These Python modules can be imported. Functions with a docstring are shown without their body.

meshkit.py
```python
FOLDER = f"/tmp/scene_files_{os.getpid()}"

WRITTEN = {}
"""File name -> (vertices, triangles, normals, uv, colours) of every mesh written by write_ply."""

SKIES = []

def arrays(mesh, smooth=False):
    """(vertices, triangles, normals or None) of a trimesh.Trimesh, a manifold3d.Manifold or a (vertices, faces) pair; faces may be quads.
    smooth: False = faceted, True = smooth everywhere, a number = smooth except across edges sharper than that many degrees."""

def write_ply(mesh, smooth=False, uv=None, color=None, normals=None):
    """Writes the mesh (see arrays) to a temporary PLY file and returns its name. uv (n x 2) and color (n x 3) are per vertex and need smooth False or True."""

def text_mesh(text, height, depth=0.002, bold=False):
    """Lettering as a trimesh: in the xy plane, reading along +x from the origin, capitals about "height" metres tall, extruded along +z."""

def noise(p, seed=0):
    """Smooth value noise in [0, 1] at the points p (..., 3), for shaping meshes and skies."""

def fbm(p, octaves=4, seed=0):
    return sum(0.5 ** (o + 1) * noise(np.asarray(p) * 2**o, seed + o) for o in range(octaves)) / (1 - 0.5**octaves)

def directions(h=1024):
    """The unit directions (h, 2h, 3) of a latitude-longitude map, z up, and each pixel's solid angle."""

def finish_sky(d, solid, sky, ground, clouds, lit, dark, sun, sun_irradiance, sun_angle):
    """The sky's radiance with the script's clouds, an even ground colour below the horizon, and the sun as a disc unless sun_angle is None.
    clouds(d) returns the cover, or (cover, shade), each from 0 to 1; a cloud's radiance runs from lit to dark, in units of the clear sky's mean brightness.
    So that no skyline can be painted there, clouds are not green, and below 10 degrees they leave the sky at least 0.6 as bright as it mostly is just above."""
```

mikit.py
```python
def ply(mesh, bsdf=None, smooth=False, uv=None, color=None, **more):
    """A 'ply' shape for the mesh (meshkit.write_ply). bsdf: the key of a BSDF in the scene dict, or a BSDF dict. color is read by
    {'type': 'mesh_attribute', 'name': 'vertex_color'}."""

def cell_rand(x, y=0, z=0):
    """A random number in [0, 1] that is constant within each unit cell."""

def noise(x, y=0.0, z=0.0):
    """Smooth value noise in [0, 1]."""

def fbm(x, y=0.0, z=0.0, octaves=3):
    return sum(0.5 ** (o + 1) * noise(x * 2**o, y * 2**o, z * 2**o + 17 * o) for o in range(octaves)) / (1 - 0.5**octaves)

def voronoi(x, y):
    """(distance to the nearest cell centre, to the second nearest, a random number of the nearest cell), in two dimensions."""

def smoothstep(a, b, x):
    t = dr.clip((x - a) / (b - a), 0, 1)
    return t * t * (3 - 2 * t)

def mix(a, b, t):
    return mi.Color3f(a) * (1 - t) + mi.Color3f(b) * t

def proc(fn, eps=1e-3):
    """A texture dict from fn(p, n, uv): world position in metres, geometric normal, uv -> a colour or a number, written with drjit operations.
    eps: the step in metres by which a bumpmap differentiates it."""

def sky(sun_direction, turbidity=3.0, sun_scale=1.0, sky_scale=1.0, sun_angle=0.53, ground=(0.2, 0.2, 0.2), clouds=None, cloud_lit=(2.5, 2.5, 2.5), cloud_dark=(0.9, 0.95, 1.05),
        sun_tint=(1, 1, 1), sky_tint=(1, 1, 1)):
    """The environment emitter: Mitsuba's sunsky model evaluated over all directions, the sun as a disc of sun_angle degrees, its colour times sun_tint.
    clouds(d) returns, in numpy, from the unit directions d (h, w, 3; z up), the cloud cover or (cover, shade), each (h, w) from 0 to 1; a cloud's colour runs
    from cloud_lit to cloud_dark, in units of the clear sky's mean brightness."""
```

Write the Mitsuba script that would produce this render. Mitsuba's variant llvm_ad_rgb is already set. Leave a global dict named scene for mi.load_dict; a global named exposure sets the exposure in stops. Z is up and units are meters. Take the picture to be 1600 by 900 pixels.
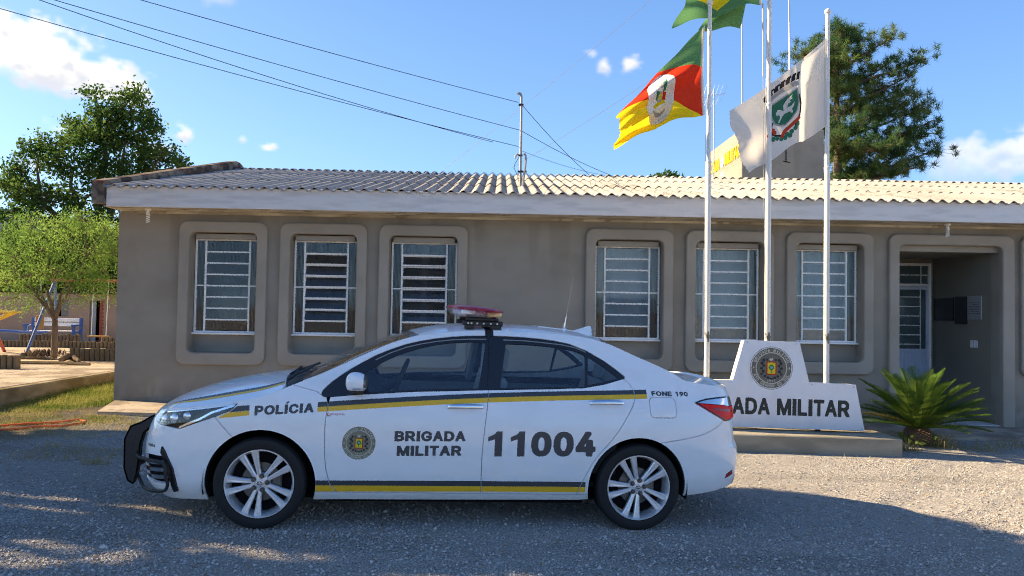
import math
import random
import numpy as np
import trimesh
import shapely
from shapely.geometry import Polygon, LineString, Point, box as sbox, MultiPolygon
from shapely import affinity
from shapely.ops import unary_union
from scipy.interpolate import CubicSpline, PchipInterpolator
import drjit as dr
import mitsuba as mi
import mikit
import meshkit
from mikit import proc, noise, fbm, voronoi, cell_rand, smoothstep, mix

T = mi.ScalarTransform4f
rng = np.random.default_rng(11)
random.seed(11)
scene, labels = {}, {}

# ---------------- camera, sky, exposure ----------------
EYE = np.array([0, 0, 1.58])
_t, _r, _a, _f = math.radians(1.7666), math.radians(0.9465), -0.0169, 1200.0
_M = np.array([[math.cos(_a), -math.sin(_a), 0], [math.sin(_a), math.cos(_a), 0], [0, 0, 1]])
_F = np.array([0, math.cos(_t), math.sin(_t)])
_R0, _U0 = np.array([1.0, 0, 0]), np.array([0, -math.sin(_t), math.cos(_t)])
_U = _M @ (_U0 * math.cos(_r) - _R0 * math.sin(_r))
_F = _M @ _F
scene['camera'] = {'type': 'perspective', 'fov_axis': 'x', 'fov': math.degrees(2 * math.atan(800 / _f)), 'near_clip': 0.05, 'far_clip': 3000.0,
                   'to_world': T().look_at(origin=EYE.tolist(), target=(EYE + _F).tolist(), up=_U.tolist())}


def cloud_cover(d):
    """Fair-weather cumulus: a bank low on the left, scraps elsewhere, a soft one low on the right; the rest of the sky goes on alike."""
    az, el = np.arctan2(d[..., 0], d[..., 1]), np.arcsin(np.clip(d[..., 2], -1, 1))
    p = np.stack([az * 16, el * 26, np.zeros_like(az)], -1)
    wob = meshkit.fbm(p * 1.4 + 7, 5)
    fine = meshkit.fbm(p * 5 + 3, 5, seed=5)
    cover, shade = np.zeros_like(az), np.zeros_like(az)
    blobs = [(-.60, .272, .13, .036, 1.0), (-.52, .258, .075, .028, 1.0), (-.475, .245, .05, .018, .95), (-.66, .30, .08, .03, 1.0), (-.424, .178, .024, .017, .8), (-.545, .155, .018, .010, .6),
             (-.392, .203, .012, .009, .95), (-.297, .196, .012, .006, .9), (-.325, .203, .006, .004, .6), (.165, .312, .017, .013, .95), (.133, .312, .011, .013, .8), (.118, .325, .010, .008, .45),
             (-.52, .195, .020, .008, .55), (-.41, .37, .040, .012, .50), (-.36, .362, .020, .010, .35), (.62, .180, .10, .030, .6), (.56, .172, .06, .022, .35),
             (-1.6, .3, .3, .05, .9), (1.5, .35, .35, .06, .9), (2.6, .25, .3, .05, .9), (-2.5, .3, .3, .05, .8)]
    for a, e, wa, we, k in blobs:
        da = (az - a + np.pi) % (2 * np.pi) - np.pi
        r = np.sqrt((da / wa) ** 2 + ((el - e) / we) ** 2)
        big = wa > .04
        c = np.clip((1.05 - r + (1.0 if big else 1.5) * (wob - .5) + (.7 if big else 1.8) * (fine - .5)) / (.5 if big else 1.0), 0, 1)
        c = c * c * (3 - 2 * c) * k
        shade = np.where(c > cover, np.clip(.42 + .65 * (e - el) / we + 1.6 * (fine - .5) + .8 * (wob - .5), 0, 1), shade)
        cover = np.maximum(cover, c)
    return cover, shade


SUN = np.array([-1.70, 0.38, 1.0])
scene['sky'] = mikit.sky(SUN.tolist(), turbidity=3.0, sun_scale=1.25, sky_scale=0.76, sun_tint=(1.0, 0.96, 0.88), sky_tint=(.78, .92, 1.16), clouds=cloud_cover,
                         cloud_lit=(2.7, 2.45, 2.1), cloud_dark=(1.55, 1.6, 1.75), ground=(.2, .19, .17))
exposure = 3.15

# ---------------- helpers ----------------
used = set()


def numbered(name):
    k, n = name, 0
    while k in used:
        n += 1
        k = f'{name}_{n:03d}'
    used.add(k)
    return k


def thing(name, label, cat, group=None, kind=None):
    """The key of a thing whose parts' keys start with it."""
    k = numbered(name)
    labels[k] = {'label': label, 'category': cat}
    if group:
        labels[k]['group'] = group
    if kind:
        labels[k]['kind'] = kind
    return k


def shape(mesh, mat, smooth=False, to=None, normals=None, uv=None, color=None):
    if normals is not None:
        path = meshkit.write_ply(mesh, False, uv, color, normals=normals)
        d = {'type': 'ply', 'filename': path, 'face_normals': False, 'bsdf': {'type': 'ref', 'id': mat}}
    else:
        d = mikit.ply(mesh, mat, smooth=smooth, uv=uv, color=color)
    if to is not None:
        d['to_world'] = to
    return d


def part(parent, name, mesh, mat, smooth=False, to=None, normals=None, label=None, kind=None, uv=None, color=None):
    k = numbered(f'{parent}__{name}')
    if isinstance(mesh, dict):
        scene[k] = mesh if to is None else {**mesh, 'to_world': to}
    else:
        if isinstance(mesh, MB):
            mesh = mesh.get()
        scene[k] = shape(mesh, mat, smooth, to, normals, uv, color)
    if label or kind:
        labels[k] = {}
        if label:
            labels[k]['label'] = label
        if kind:
            labels[k]['kind'] = kind
    return k


def single(name, mesh, mat, label, cat=None, group=None, kind=None, smooth=False, to=None, normals=None, color=None, uv=None):
    k = numbered(name)
    if isinstance(mesh, MB):
        mesh = mesh.get()
    scene[k] = shape(mesh, mat, smooth, to, normals, uv, color)
    labels[k] = {'label': label}
    for a, b in (('category', cat), ('group', group), ('kind', kind)):
        if b:
            labels[k][a] = b
    return k


class MB:
    """Collects boxes, tubes, prisms and lathes into one mesh."""

    def __init__(self):
        self.v, self.f, self.n = [], [], 0

    def add(self, v, f):
        v, f = np.asarray(v, float).reshape(-1, 3), np.asarray(f, int)
        if f.shape[1] == 4:
            f = np.vstack([f[:, [0, 1, 2]], f[:, [0, 2, 3]]])
        self.v.append(v)
        self.f.append(f + self.n)
        self.n += len(v)
        return self

    def mesh(self, m):
        return self.add(m.vertices, m.faces)

    def get(self):
        return np.vstack(self.v), np.vstack(self.f)

    def box(self, x0, x1, y0, y1, z0, z1, b=0.0):
        """A box, its edges cut back by b."""
        c, h = np.array([x0 + x1, y0 + y1, z0 + z1]) / 2, np.abs(np.array([x1 - x0, y1 - y0, z1 - z0])) / 2
        if b <= 0:
            m = trimesh.creation.box(extents=2 * h)
            return self.add(m.vertices + c, m.faces)
        b = min(b, *(h * .49))
        pts = []
        for s in np.ndindex(2, 2, 2):
            sg = np.array(s) * 2 - 1
            for k in range(3):
                q = sg * (h - b)
                q[k] = sg[k] * h[k]
                pts.append(q)
        m = trimesh.convex.convex_hull(np.array(pts))
        return self.add(m.vertices + c, m.faces)

    def tube(self, pts, r, sides=8, cap=True, up=None):
        p = np.asarray(pts, float)
        r = np.broadcast_to(np.asarray(r, float), (len(p),))
        t = np.gradient(p, axis=0) if len(p) > 2 else np.repeat((p[1:] - p[:1]), 2, 0)
        t /= np.linalg.norm(t, axis=1, keepdims=True) + 1e-12
        ref = np.array([0, 0, 1.0]) if abs(t[0, 2]) < .9 else np.array([1.0, 0, 0])
        a = np.cross(t[0], ref)
        a /= np.linalg.norm(a)
        A = []
        for i in range(len(p)):
            a = a - t[i] * (a @ t[i])
            a /= np.linalg.norm(a) + 1e-12
            A.append(a)
        A = np.array(A)
        B = np.cross(t, A)
        ang = np.arange(sides) * 2 * np.pi / sides
        v = p[:, None] + r[:, None, None] * (np.cos(ang)[None, :, None] * A[:, None] + np.sin(ang)[None, :, None] * B[:, None])
        i, j = np.meshgrid(np.arange(len(p) - 1), np.arange(sides), indexing='ij')
        q = np.stack([i * sides + j, i * sides + (j + 1) % sides, (i + 1) * sides + (j + 1) % sides, (i + 1) * sides + j], -1).reshape(-1, 4)
        f = np.vstack([q[:, [0, 1, 2]], q[:, [0, 2, 3]]])
        v = v.reshape(-1, 3)
        if cap:
            e = len(v)
            v = np.vstack([v, p[:1], p[-1:]])
            k = np.arange(sides)
            f = np.vstack([f, np.stack([k * 0 + e, (k + 1) % sides, k], 1), np.stack([k * 0 + e + 1, (len(p) - 1) * sides + k, (len(p) - 1) * sides + (k + 1) % sides], 1)])
        return self.add(v, f)

    def lathe(self, prof, origin=(0, 0, 0), axis='z', n=24):
        """Revolves (radius, height) pairs about an axis."""
        prof = np.asarray(prof, float)
        a = np.arange(n) * 2 * np.pi / n
        v = np.stack([prof[:, None, 0] * np.cos(a), prof[:, None, 0] * np.sin(a), np.broadcast_to(prof[:, 1:2], (len(prof), n))], -1)
        if axis == 'y':
            v = np.stack([v[..., 0], -v[..., 2], v[..., 1]], -1)
        elif axis == 'x':
            v = np.stack([v[..., 2], v[..., 0], v[..., 1]], -1)
        i, j = np.meshgrid(np.arange(len(prof) - 1), np.arange(n), indexing='ij')
        q = np.stack([i * n + j, i * n + (j + 1) % n, (i + 1) * n + (j + 1) % n, (i + 1) * n + j], -1).reshape(-1, 4)
        return self.add(v.reshape(-1, 3) + np.asarray(origin, float), q)

    def prism(self, poly, z0, z1, bevel=0.0, to=None):
        """A shapely polygon in xy from z0 to z1 (its z1 rim cut back by bevel); to(v) maps the points."""
        for g in getattr(poly, 'geoms', [poly]):
            if g.is_empty or g.area < 1e-9:
                continue
            g = shapely.geometry.polygon.orient(g, 1.0)
            rings = [np.array(r.coords)[:-1] for r in [g.exterior, *g.interiors]]
            ins = []
            for r in rings:
                e = np.roll(r, -1, 0) - r
                e /= np.linalg.norm(e, axis=1, keepdims=True) + 1e-12
                n = np.stack([-e[:, 1], e[:, 0]], 1)
                m = n + np.roll(n, 1, 0)
                m /= np.maximum((m * m).sum(1, keepdims=True), .3) / 2
                ins.append(r + m * bevel)
            cv, cf = trimesh.creation.triangulate_polygon(Polygon(ins[0], ins[1:]) if bevel else g, engine='earcut')
            cv2 = cv if not bevel else cv
            top = np.c_[cv2, np.full(len(cv2), z1)]
            bot = np.c_[cv, np.full(len(cv), z0)]
            V, Fc = [top, bot], [cf, cf[:, ::-1] + len(top)]
            n0 = len(top) * 2
            for r, q in zip(rings, ins):
                m = len(r)
                lay = [np.c_[r, np.full(m, z0)], np.c_[r, np.full(m, z1 - bevel)]] + ([np.c_[q, np.full(m, z1)]] if bevel else [])
                k = np.arange(m)
                for li in range(len(lay) - 1):
                    a = n0 + li * m
                    Fc += [np.stack([a + k, a + (k + 1) % m, a + m + (k + 1) % m], 1), np.stack([a + k, a + m + (k + 1) % m, a + m + k], 1)]
                V += lay
                n0 += m * len(lay)
            v = np.vstack(V)
            self.add(to(v) if to else v, np.vstack(Fc))
        return self


def front(y):
    """Maps a prism drawn in (x, z) with depth d to the world with its top facing -y: depth d stands d in front of y."""
    return lambda v: np.stack([v[:, 0], y - v[:, 2], v[:, 1]], 1)


def rrect(x0, x1, z0, z1, r, n=8):
    return sbox(x0 + r, z0 + r, x1 - r, z1 - r).buffer(r, quad_segs=n)


def text2d(text, height, bold=True, sx=1.0):
    """The outline of a line of lettering as a shapely shape with its left end at 0, baseline at 0, capitals `height` tall, stretched by sx."""
    m = meshkit.text_mesh(text, height, depth=0.01, bold=bold)
    top = m.faces[np.all(m.vertices[m.faces][:, :, 2] > .005, axis=1)]
    g = unary_union([Polygon(m.vertices[t][:, :2]).buffer(height * .001) for t in top])
    x0 = g.bounds[0]
    if bold == 2:
        g = g.buffer(height * .05, join_style=2)
        x0 = g.bounds[0]
    return affinity.scale(affinity.translate(g, -x0, 0), sx, 1, origin=(0, 0))


def fit_text(text, x0, x1, z0, z1, bold=True):
    g = text2d(text, z1 - z0, bold)
    b = g.bounds
    return affinity.translate(affinity.scale(g, (x1 - x0) / (b[2] - b[0]), (z1 - z0) / (b[3] - b[1]), origin=(b[0], b[1])), x0 - b[0], z0 - b[1])


WIDE = dict(B=.78, R=.82, I=.36, G=.86, A=.84, D=.82, M=.98, L=.68, T=.74, P=.76, O=.88, C=.82, F=.68, N=.84, E=.70, Í=.36)
ONE = Polygon([(.24, 0), (.47, 0), (.47, 1), (.30, 1), (.22, .88), (.03, .77), (.03, .60), (.24, .68)])
GLYPH = {}


def block_text(text, x0, x1, z0, z1, fat=.045):
    """Wide heavy lettering without serifs, fitted to a box."""
    out, x = [], 0.0
    for ch in text:
        if ch == ' ':
            x += .40
            continue
        w = WIDE.get(ch, .70)
        if (ch, fat) not in GLYPH:
            if ch == 'I':
                g = sbox(.05, 0, .31, 1)
            elif ch == 'Í':
                g = sbox(.05, 0, .31, 1).union(Polygon([(.10, 1.08), (.26, 1.08), (.44, 1.28), (.20, 1.28)]))
            elif ch == '1':
                g = affinity.translate(ONE, .06, 0)
            else:
                g = fit_text(ch, .03 + fat, w - .03 - fat, fat, 1 - fat).buffer(fat, join_style=2, mitre_limit=2).simplify(.004)
            GLYPH[ch, fat] = g
        out.append(affinity.translate(GLYPH[ch, fat], x, 0))
        x += w
    g = unary_union(out)
    b = g.bounds
    return affinity.translate(affinity.scale(g, (x1 - x0) / (b[2] - b[0]), z1 - z0, origin=(b[0], 0)), x0 - b[0], z0)


def arc_text(text, r, h, a0, a1, bold=True, inside=False):
    """Lettering round a circle, from angle a0 to a1 (radians); with inside=True it reads with its feet outwards."""
    out = []
    n = len(text)
    for i, ch in enumerate(text):
        if ch == ' ':
            continue
        a = a0 + (a1 - a0) * (i + .5) / n
        w = abs(a1 - a0) * r / n * .86
        g = block_text(ch, -w / 2 if ch != 'I' else -w / 6, w / 2 if ch != 'I' else w / 6, 0, h, .01)
        if inside:
            g = affinity.translate(g, 0, -h)
            g = affinity.rotate(affinity.translate(g, 0, -r), math.degrees(a) + 90, origin=(0, 0))
        else:
            g = affinity.rotate(affinity.translate(g, 0, r), math.degrees(a) - 90, origin=(0, 0))
        out.append(g)
    return unary_union(out)


def polys(g):
    if g.is_empty:
        return []
    return [p for p in getattr(g, 'geoms', [g]) if p.geom_type == 'Polygon' and p.area > 1e-8]


def tri_cells(poly, cell):
    """Triangulates a polygon cut up along a square grid: vertices (n, 2), faces."""
    V, Fc, n = [], [], 0
    cx, cz = (cell, cell) if np.isscalar(cell) else cell
    shapely.prepare(poly)
    x0, z0, x1, z1 = poly.bounds
    I, J = np.meshgrid(np.arange(math.floor(x0 / cx), math.ceil(x1 / cx)), np.arange(math.floor(z0 / cz), math.ceil(z1 / cz)), indexing='ij')
    I, J = I.ravel(), J.ravel()
    boxes = shapely.box(I * cx, J * cz, (I + 1) * cx, (J + 1) * cz)
    full = shapely.covers(poly, boxes)
    touch = shapely.intersects(poly, boxes) & ~full
    if full.any():
        a, b = I[full], J[full]
        q = np.stack([np.stack([a, b], 1), np.stack([a + 1, b], 1), np.stack([a + 1, b + 1], 1), np.stack([a, b + 1], 1)], 1)
        V.append((q.reshape(-1, 2) * [cx, cz]).astype(float))
        k = np.arange(len(a)) * 4
        Fc.append(np.vstack([np.stack([k, k + 1, k + 2], 1), np.stack([k, k + 2, k + 3], 1)]))
        n = len(a) * 4
    for c in shapely.intersection(poly, boxes[touch]):
        for g in getattr(c, 'geoms', [c]):
            if g.geom_type != 'Polygon' or g.area < 1e-10:
                continue
            try:
                v, f = trimesh.creation.triangulate_polygon(g, engine='earcut')
            except Exception:
                continue
            if len(f) == 0:
                continue
            a = v[f]
            ar = (a[:, 1, 0] - a[:, 0, 0]) * (a[:, 2, 1] - a[:, 0, 1]) - (a[:, 1, 1] - a[:, 0, 1]) * (a[:, 2, 0] - a[:, 0, 0])
            f = np.where((ar < 0)[:, None], f[:, ::-1], f)[np.abs(ar) > 1e-12]
            V.append(np.asarray(v, float))
            Fc.append(f + n)
            n += len(v)
    if not V:
        return np.zeros((0, 2)), np.zeros((0, 3), int)
    return np.vstack(V), np.vstack(Fc)


def drape(fn, nfn, poly, cell, off=0.0, rim=0.0):
    """A 2-D shape laid on the surface fn(a, b) with its normals nfn(a, b), lifted by off; rim > 0 folds its outline that far inwards. Returns vertices, faces, normals."""
    V, Fc, N, n = [], [], [], 0
    for g in polys(poly):
        p2, f = tri_cells(g, cell)
        if not len(f):
            continue
        nn = nfn(p2[:, 0], p2[:, 1])
        V.append(fn(p2[:, 0], p2[:, 1]) + nn * off)
        N.append(nn)
        Fc.append(f + n)
        n += len(p2)
        if rim > 0:
            g = shapely.geometry.polygon.orient(g, 1.0)
            for ring in [g.exterior, *g.interiors]:
                r = np.array(shapely.segmentize(ring, cell if np.isscalar(cell) else min(cell)).coords)[:-1]
                nn = nfn(r[:, 0], r[:, 1])
                a = fn(r[:, 0], r[:, 1]) + nn * off
                b = a - nn * rim
                t = np.roll(a, -1, 0) - np.roll(a, 1, 0)
                o = np.cross(t, nn)
                o /= np.linalg.norm(o, axis=1, keepdims=True) + 1e-12
                m = len(r)
                k = np.arange(m)
                V += [a, b]
                N += [o, o]
                Fc += [np.stack([k, (k + 1) % m, (k + 1) % m + m], 1)[:, ::-1] + n, np.stack([k, (k + 1) % m + m, k + m], 1)[:, ::-1] + n]
                n += 2 * m
    return (np.vstack(V), np.vstack(Fc)), np.vstack(N)

# ---------------- materials ----------------
def diffuse(c):
    return {'type': 'twosided', 'bsdf': {'type': 'diffuse', 'reflectance': {'type': 'rgb', 'value': list(c)}}}


def rgb(*c):
    return {'type': 'rgb', 'value': list(c)}


def gloss(base, rough=.4, spec=.5, coat=0.0, metallic=0.0, **kw):
    return {'type': 'twosided', 'bsdf': {'type': 'principled', 'base_color': base if isinstance(base, dict) else rgb(*base), 'roughness': rough, 'specular': spec,
                                         'clearcoat': coat, 'clearcoat_gloss': .95, 'metallic': metallic, **kw}}


def bump(b, fn, scale, eps=2e-3):
    inner = b['bsdf'] if b['type'] == 'twosided' else b
    return {'type': 'twosided', 'bsdf': {'type': 'bumpmap', 'arbitrary': proc(fn, eps), 'scale': scale, 'bsdf': inner}}


def wall_col(p, n, uv):
    a = fbm(p.x * 1.3, p.y * 1.3 + 5, p.z * 2.2, octaves=4)
    b = fbm(p.x * 9, p.y * 9, p.z * 3.0, octaves=3)
    low = smoothstep(.75, .1, p.z + .25 * (b - .5)) * smoothstep(.35, .6, b)
    c = mix(mi.Color3f(.266, .246, .208), mi.Color3f(.306, .284, .243), smoothstep(.3, .7, a))
    drip = smoothstep(.58, .80, noise(p.x * 6, 3.0, p.z * .30)) * smoothstep(1.2, 2.9, p.z + .5 * (b - .5)) * .22 + .10 * smoothstep(.62, .70, fbm(p.x * 3.1 + 5, p.z * 2.6, 2.0, octaves=4))
    return mix(c, mi.Color3f(.15, .125, .095), .45 * low + drip)


def wall_bump(p, n, uv):
    return fbm(p.x * 60, p.y * 60, p.z * 60, octaves=3)


scene['wall_paint'] = bump(diffuse((.3, .3, .3)), wall_bump, .0018)
scene['wall_paint']['bsdf']['bsdf']['reflectance'] = proc(wall_col)


def surround_col(p, n, uv):
    a = fbm(p.x * 2, p.y * 2, p.z * 2, octaves=4)
    return mix(mi.Color3f(.300, .277, .236), mi.Color3f(.338, .314, .271), smoothstep(.3, .7, a))


scene['surround_paint'] = diffuse((.3, .3, .3))
scene['surround_paint']['bsdf']['reflectance'] = proc(surround_col)
scene['porch_paint'] = diffuse((.24, .23, .19))
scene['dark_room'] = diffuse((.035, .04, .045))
scene['white_metal'] = gloss((.80, .81, .81), .35)


def fascia_col(p, n, uv):
    a = fbm(p.x * 3, 0.0, p.z * 14, octaves=4)
    return mix(mi.Color3f(.52, .53, .54), mi.Color3f(.61, .62, .63), smoothstep(.25, .6, a))


scene['fascia_paint'] = gloss(proc(fascia_col), .5)


def soffit_col(p, n, uv):
    a = fbm(p.x * 2.3, p.y * 6, 0.0, octaves=4)
    b = smoothstep(.62, .74, fbm(p.x * 5 + 9, p.y * 9, 0.0, octaves=3))
    return mix(mix(mi.Color3f(.42, .38, .30), mi.Color3f(.60, .56, .46), smoothstep(.3, .65, a)), mi.Color3f(.16, .11, .07), .6 * b)


scene['soffit_paint'] = diffuse((.5, .46, .38))
scene['soffit_paint']['bsdf']['reflectance'] = proc(soffit_col)


def roof_col(p, n, uv):
    a = fbm(p.x * 1.1, p.y * .8, 0.0, octaves=4)
    b = fbm(p.x * 11, p.y * 3.0, p.z * 4, octaves=4)
    sheet = cell_rand(dr.floor((p.x + 5.6) / 1.062), dr.floor((p.y - 10.93) / 1.9), 2.0)
    c = mix(mi.Color3f(.29, .275, .255), mi.Color3f(.37, .355, .33), smoothstep(.3, .7, a) * .6 + .4 * sheet)
    c = mix(c, mi.Color3f(.35, .345, .335), .55 * smoothstep(.2, -3.5, p.x + (a - .5) * 3))
    return mix(c, mi.Color3f(.13, .125, .11), .55 * smoothstep(.60, .78, b))


scene['roof_fibre'] = {'type': 'twosided', 'bsdf': {'type': 'diffuse', 'reflectance': proc(roof_col)}}


def conc_col(p, n, uv):
    a = fbm(p.x * 2.5, p.y * 2.5, p.z * 2.5, octaves=4)
    b = fbm(p.x * 14, p.y * 14, p.z * 14, octaves=3)
    c = mix(mi.Color3f(.23, .195, .155), mi.Color3f(.40, .35, .285), smoothstep(.28, .7, a))
    return mix(c, mi.Color3f(.10, .09, .07), .45 * smoothstep(.55, .75, b))


scene['concrete'] = bump(diffuse((.3, .3, .3)), lambda p, n, uv: fbm(p.x * 40, p.y * 40, p.z * 40, octaves=3), .004)
scene['concrete']['bsdf']['bsdf']['reflectance'] = proc(conc_col)


def coping_col(p, n, uv):
    b = fbm(p.x * 6, p.y * 6, p.z * 6, octaves=4)
    c = mix(mi.Color3f(.24, .215, .18), mi.Color3f(.07, .062, .055), smoothstep(.36, .62, b))
    return mix(c, mi.Color3f(.17, .085, .06), .5 * smoothstep(.55, .7, fbm(p.x * 3 + 4, p.y * 3, p.z * 9)))


scene['old_coping'] = diffuse((.2, .2, .2))
scene['old_coping']['bsdf']['reflectance'] = proc(coping_col)


def kerb_col(p, n, uv):
    b = fbm(p.x * 3, p.y * 3, p.z * 5, octaves=4)
    return mix(mi.Color3f(.155, .125, .075), mi.Color3f(.26, .215, .15), smoothstep(.3, .7, b))


scene['mossy_kerb'] = diffuse((.2, .2, .2))
scene['mossy_kerb']['bsdf']['reflectance'] = proc(kerb_col)


def lot_col(p, n, uv):
    """Grey crushed stone in the lot, thinning into earth towards the grass on the left, pale dust by the building."""
    d, e, r = voronoi(p.x * 38, p.y * 38)
    d2, e2, r2 = voronoi(p.x * 90, p.y * 90)
    big = fbm(p.x * .55, p.y * .55, 0.0, octaves=4)
    c = mix(mi.Color3f(.245, .238, .228), mi.Color3f(.55, .53, .495), r * .6 + .4 * r2)
    c *= .50 + .70 * smoothstep(.0, .25, e - d)
    c = mix(c, mi.Color3f(.39, .36, .315), .40 * smoothstep(.42, .68, big))
    soil = smoothstep(-4.2, -5.8, p.x + 1.2 * (fbm(p.x * 1.7, p.y * 1.7, 4.0) - .5)) * smoothstep(7.3, 9.0, p.y + 2.2 * (fbm(p.x * 2.1, p.y * 2.1, 8.0) - .5))
    s = fbm(p.x * 9, p.y * 9, 1.0, octaves=4)
    earth = mix(mi.Color3f(.19, .145, .085), mi.Color3f(.33, .28, .19), s)
    c *= 1 - .22 * (smoothstep(.26, .10, dr.abs(p.y - 5.15 + .06 * dr.sin(p.x * .8))) + smoothstep(.24, .10, dr.abs(p.y - 7.9 + .05 * dr.sin(p.x * .7 + 1)))) * smoothstep(.30, .60, fbm(p.x * .9, p.y * 2, 6.0))
    far = smoothstep(16.0, 22.0, p.y) + smoothstep(-9.0, -14.0, p.x)
    return mix(c, earth, dr.clip(soil + far, 0, 1))


def lot_bump(p, n, uv):
    d, e, r = voronoi(p.x * 38, p.y * 38)
    d2, e2, r2 = voronoi(p.x * 90 + 3, p.y * 90)
    return smoothstep(.0, .5, e - d) * (.5 + .5 * r) + .35 * smoothstep(.0, .4, e2 - d2) + .8 * fbm(p.x * 5, p.y * 5, 2.0)


scene['lot_gravel'] = bump(diffuse((.3, .3, .3)), lot_bump, .019, 2e-3)
scene['lot_gravel']['bsdf']['bsdf']['reflectance'] = proc(lot_col)
scene['stone_a'] = diffuse((.20, .19, .172))
scene['stone_b'] = diffuse((.305, .285, .255))
scene['stone_c'] = diffuse((.43, .405, .36))


def sand_col(p, n, uv):
    a = fbm(p.x * 2.2, p.y * 2.2, 0.0, octaves=4)
    return mix(mi.Color3f(.34, .265, .18), mi.Color3f(.50, .41, .30), a)


scene['sand'] = diffuse((.4, .33, .25))
scene['sand']['bsdf']['reflectance'] = proc(sand_col)


def leafmat(c1, c2, trans, scale=1.0, rough=.5):
    def fn(p, n, uv):
        a = fbm(p.x * scale, p.y * scale, p.z * scale, octaves=3)
        b = noise(p.x * scale * 9, p.y * scale * 9, p.z * scale * 9)
        return mix(mi.Color3f(*c1), mi.Color3f(*c2), dr.clip(smoothstep(.35, .65, a) * .7 + .5 * (b - .35), 0, 1))
    return {'type': 'principledthin', 'base_color': proc(fn), 'roughness': rough, 'diff_trans': trans, 'spec_trans': 0.0, 'eta': 1.4}


scene['leaf_dark'] = leafmat((.032, .085, .024), (.115, .185, .045), 1.0, .8)
scene['leaf_lime'] = leafmat((.125, .23, .05), (.30, .43, .10), 1.15, 1.5)
scene['needles'] = leafmat((.055, .125, .050), (.16, .215, .068), .9, .8)
scene['frond'] = leafmat((.055, .115, .020), (.125, .185, .035), .5, 5.0, .30)
scene['frond_old'] = leafmat((.25, .20, .04), (.30, .27, .07), .5, 5.0)
scene['grass_blade'] = leafmat((.11, .16, .03), (.30, .29, .09), .8, 2.5)
scene['dry_blade'] = leafmat((.30, .25, .12), (.42, .36, .18), .6, 2.5)


def bark_col(p, n, uv):
    a = fbm(p.x * 14, p.y * 14, p.z * 4, octaves=4)
    return mix(mi.Color3f(.075, .055, .04), mi.Color3f(.23, .18, .135), a)


scene['bark'] = diffuse((.15, .12, .09))
scene['bark']['bsdf']['reflectance'] = proc(bark_col)


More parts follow.
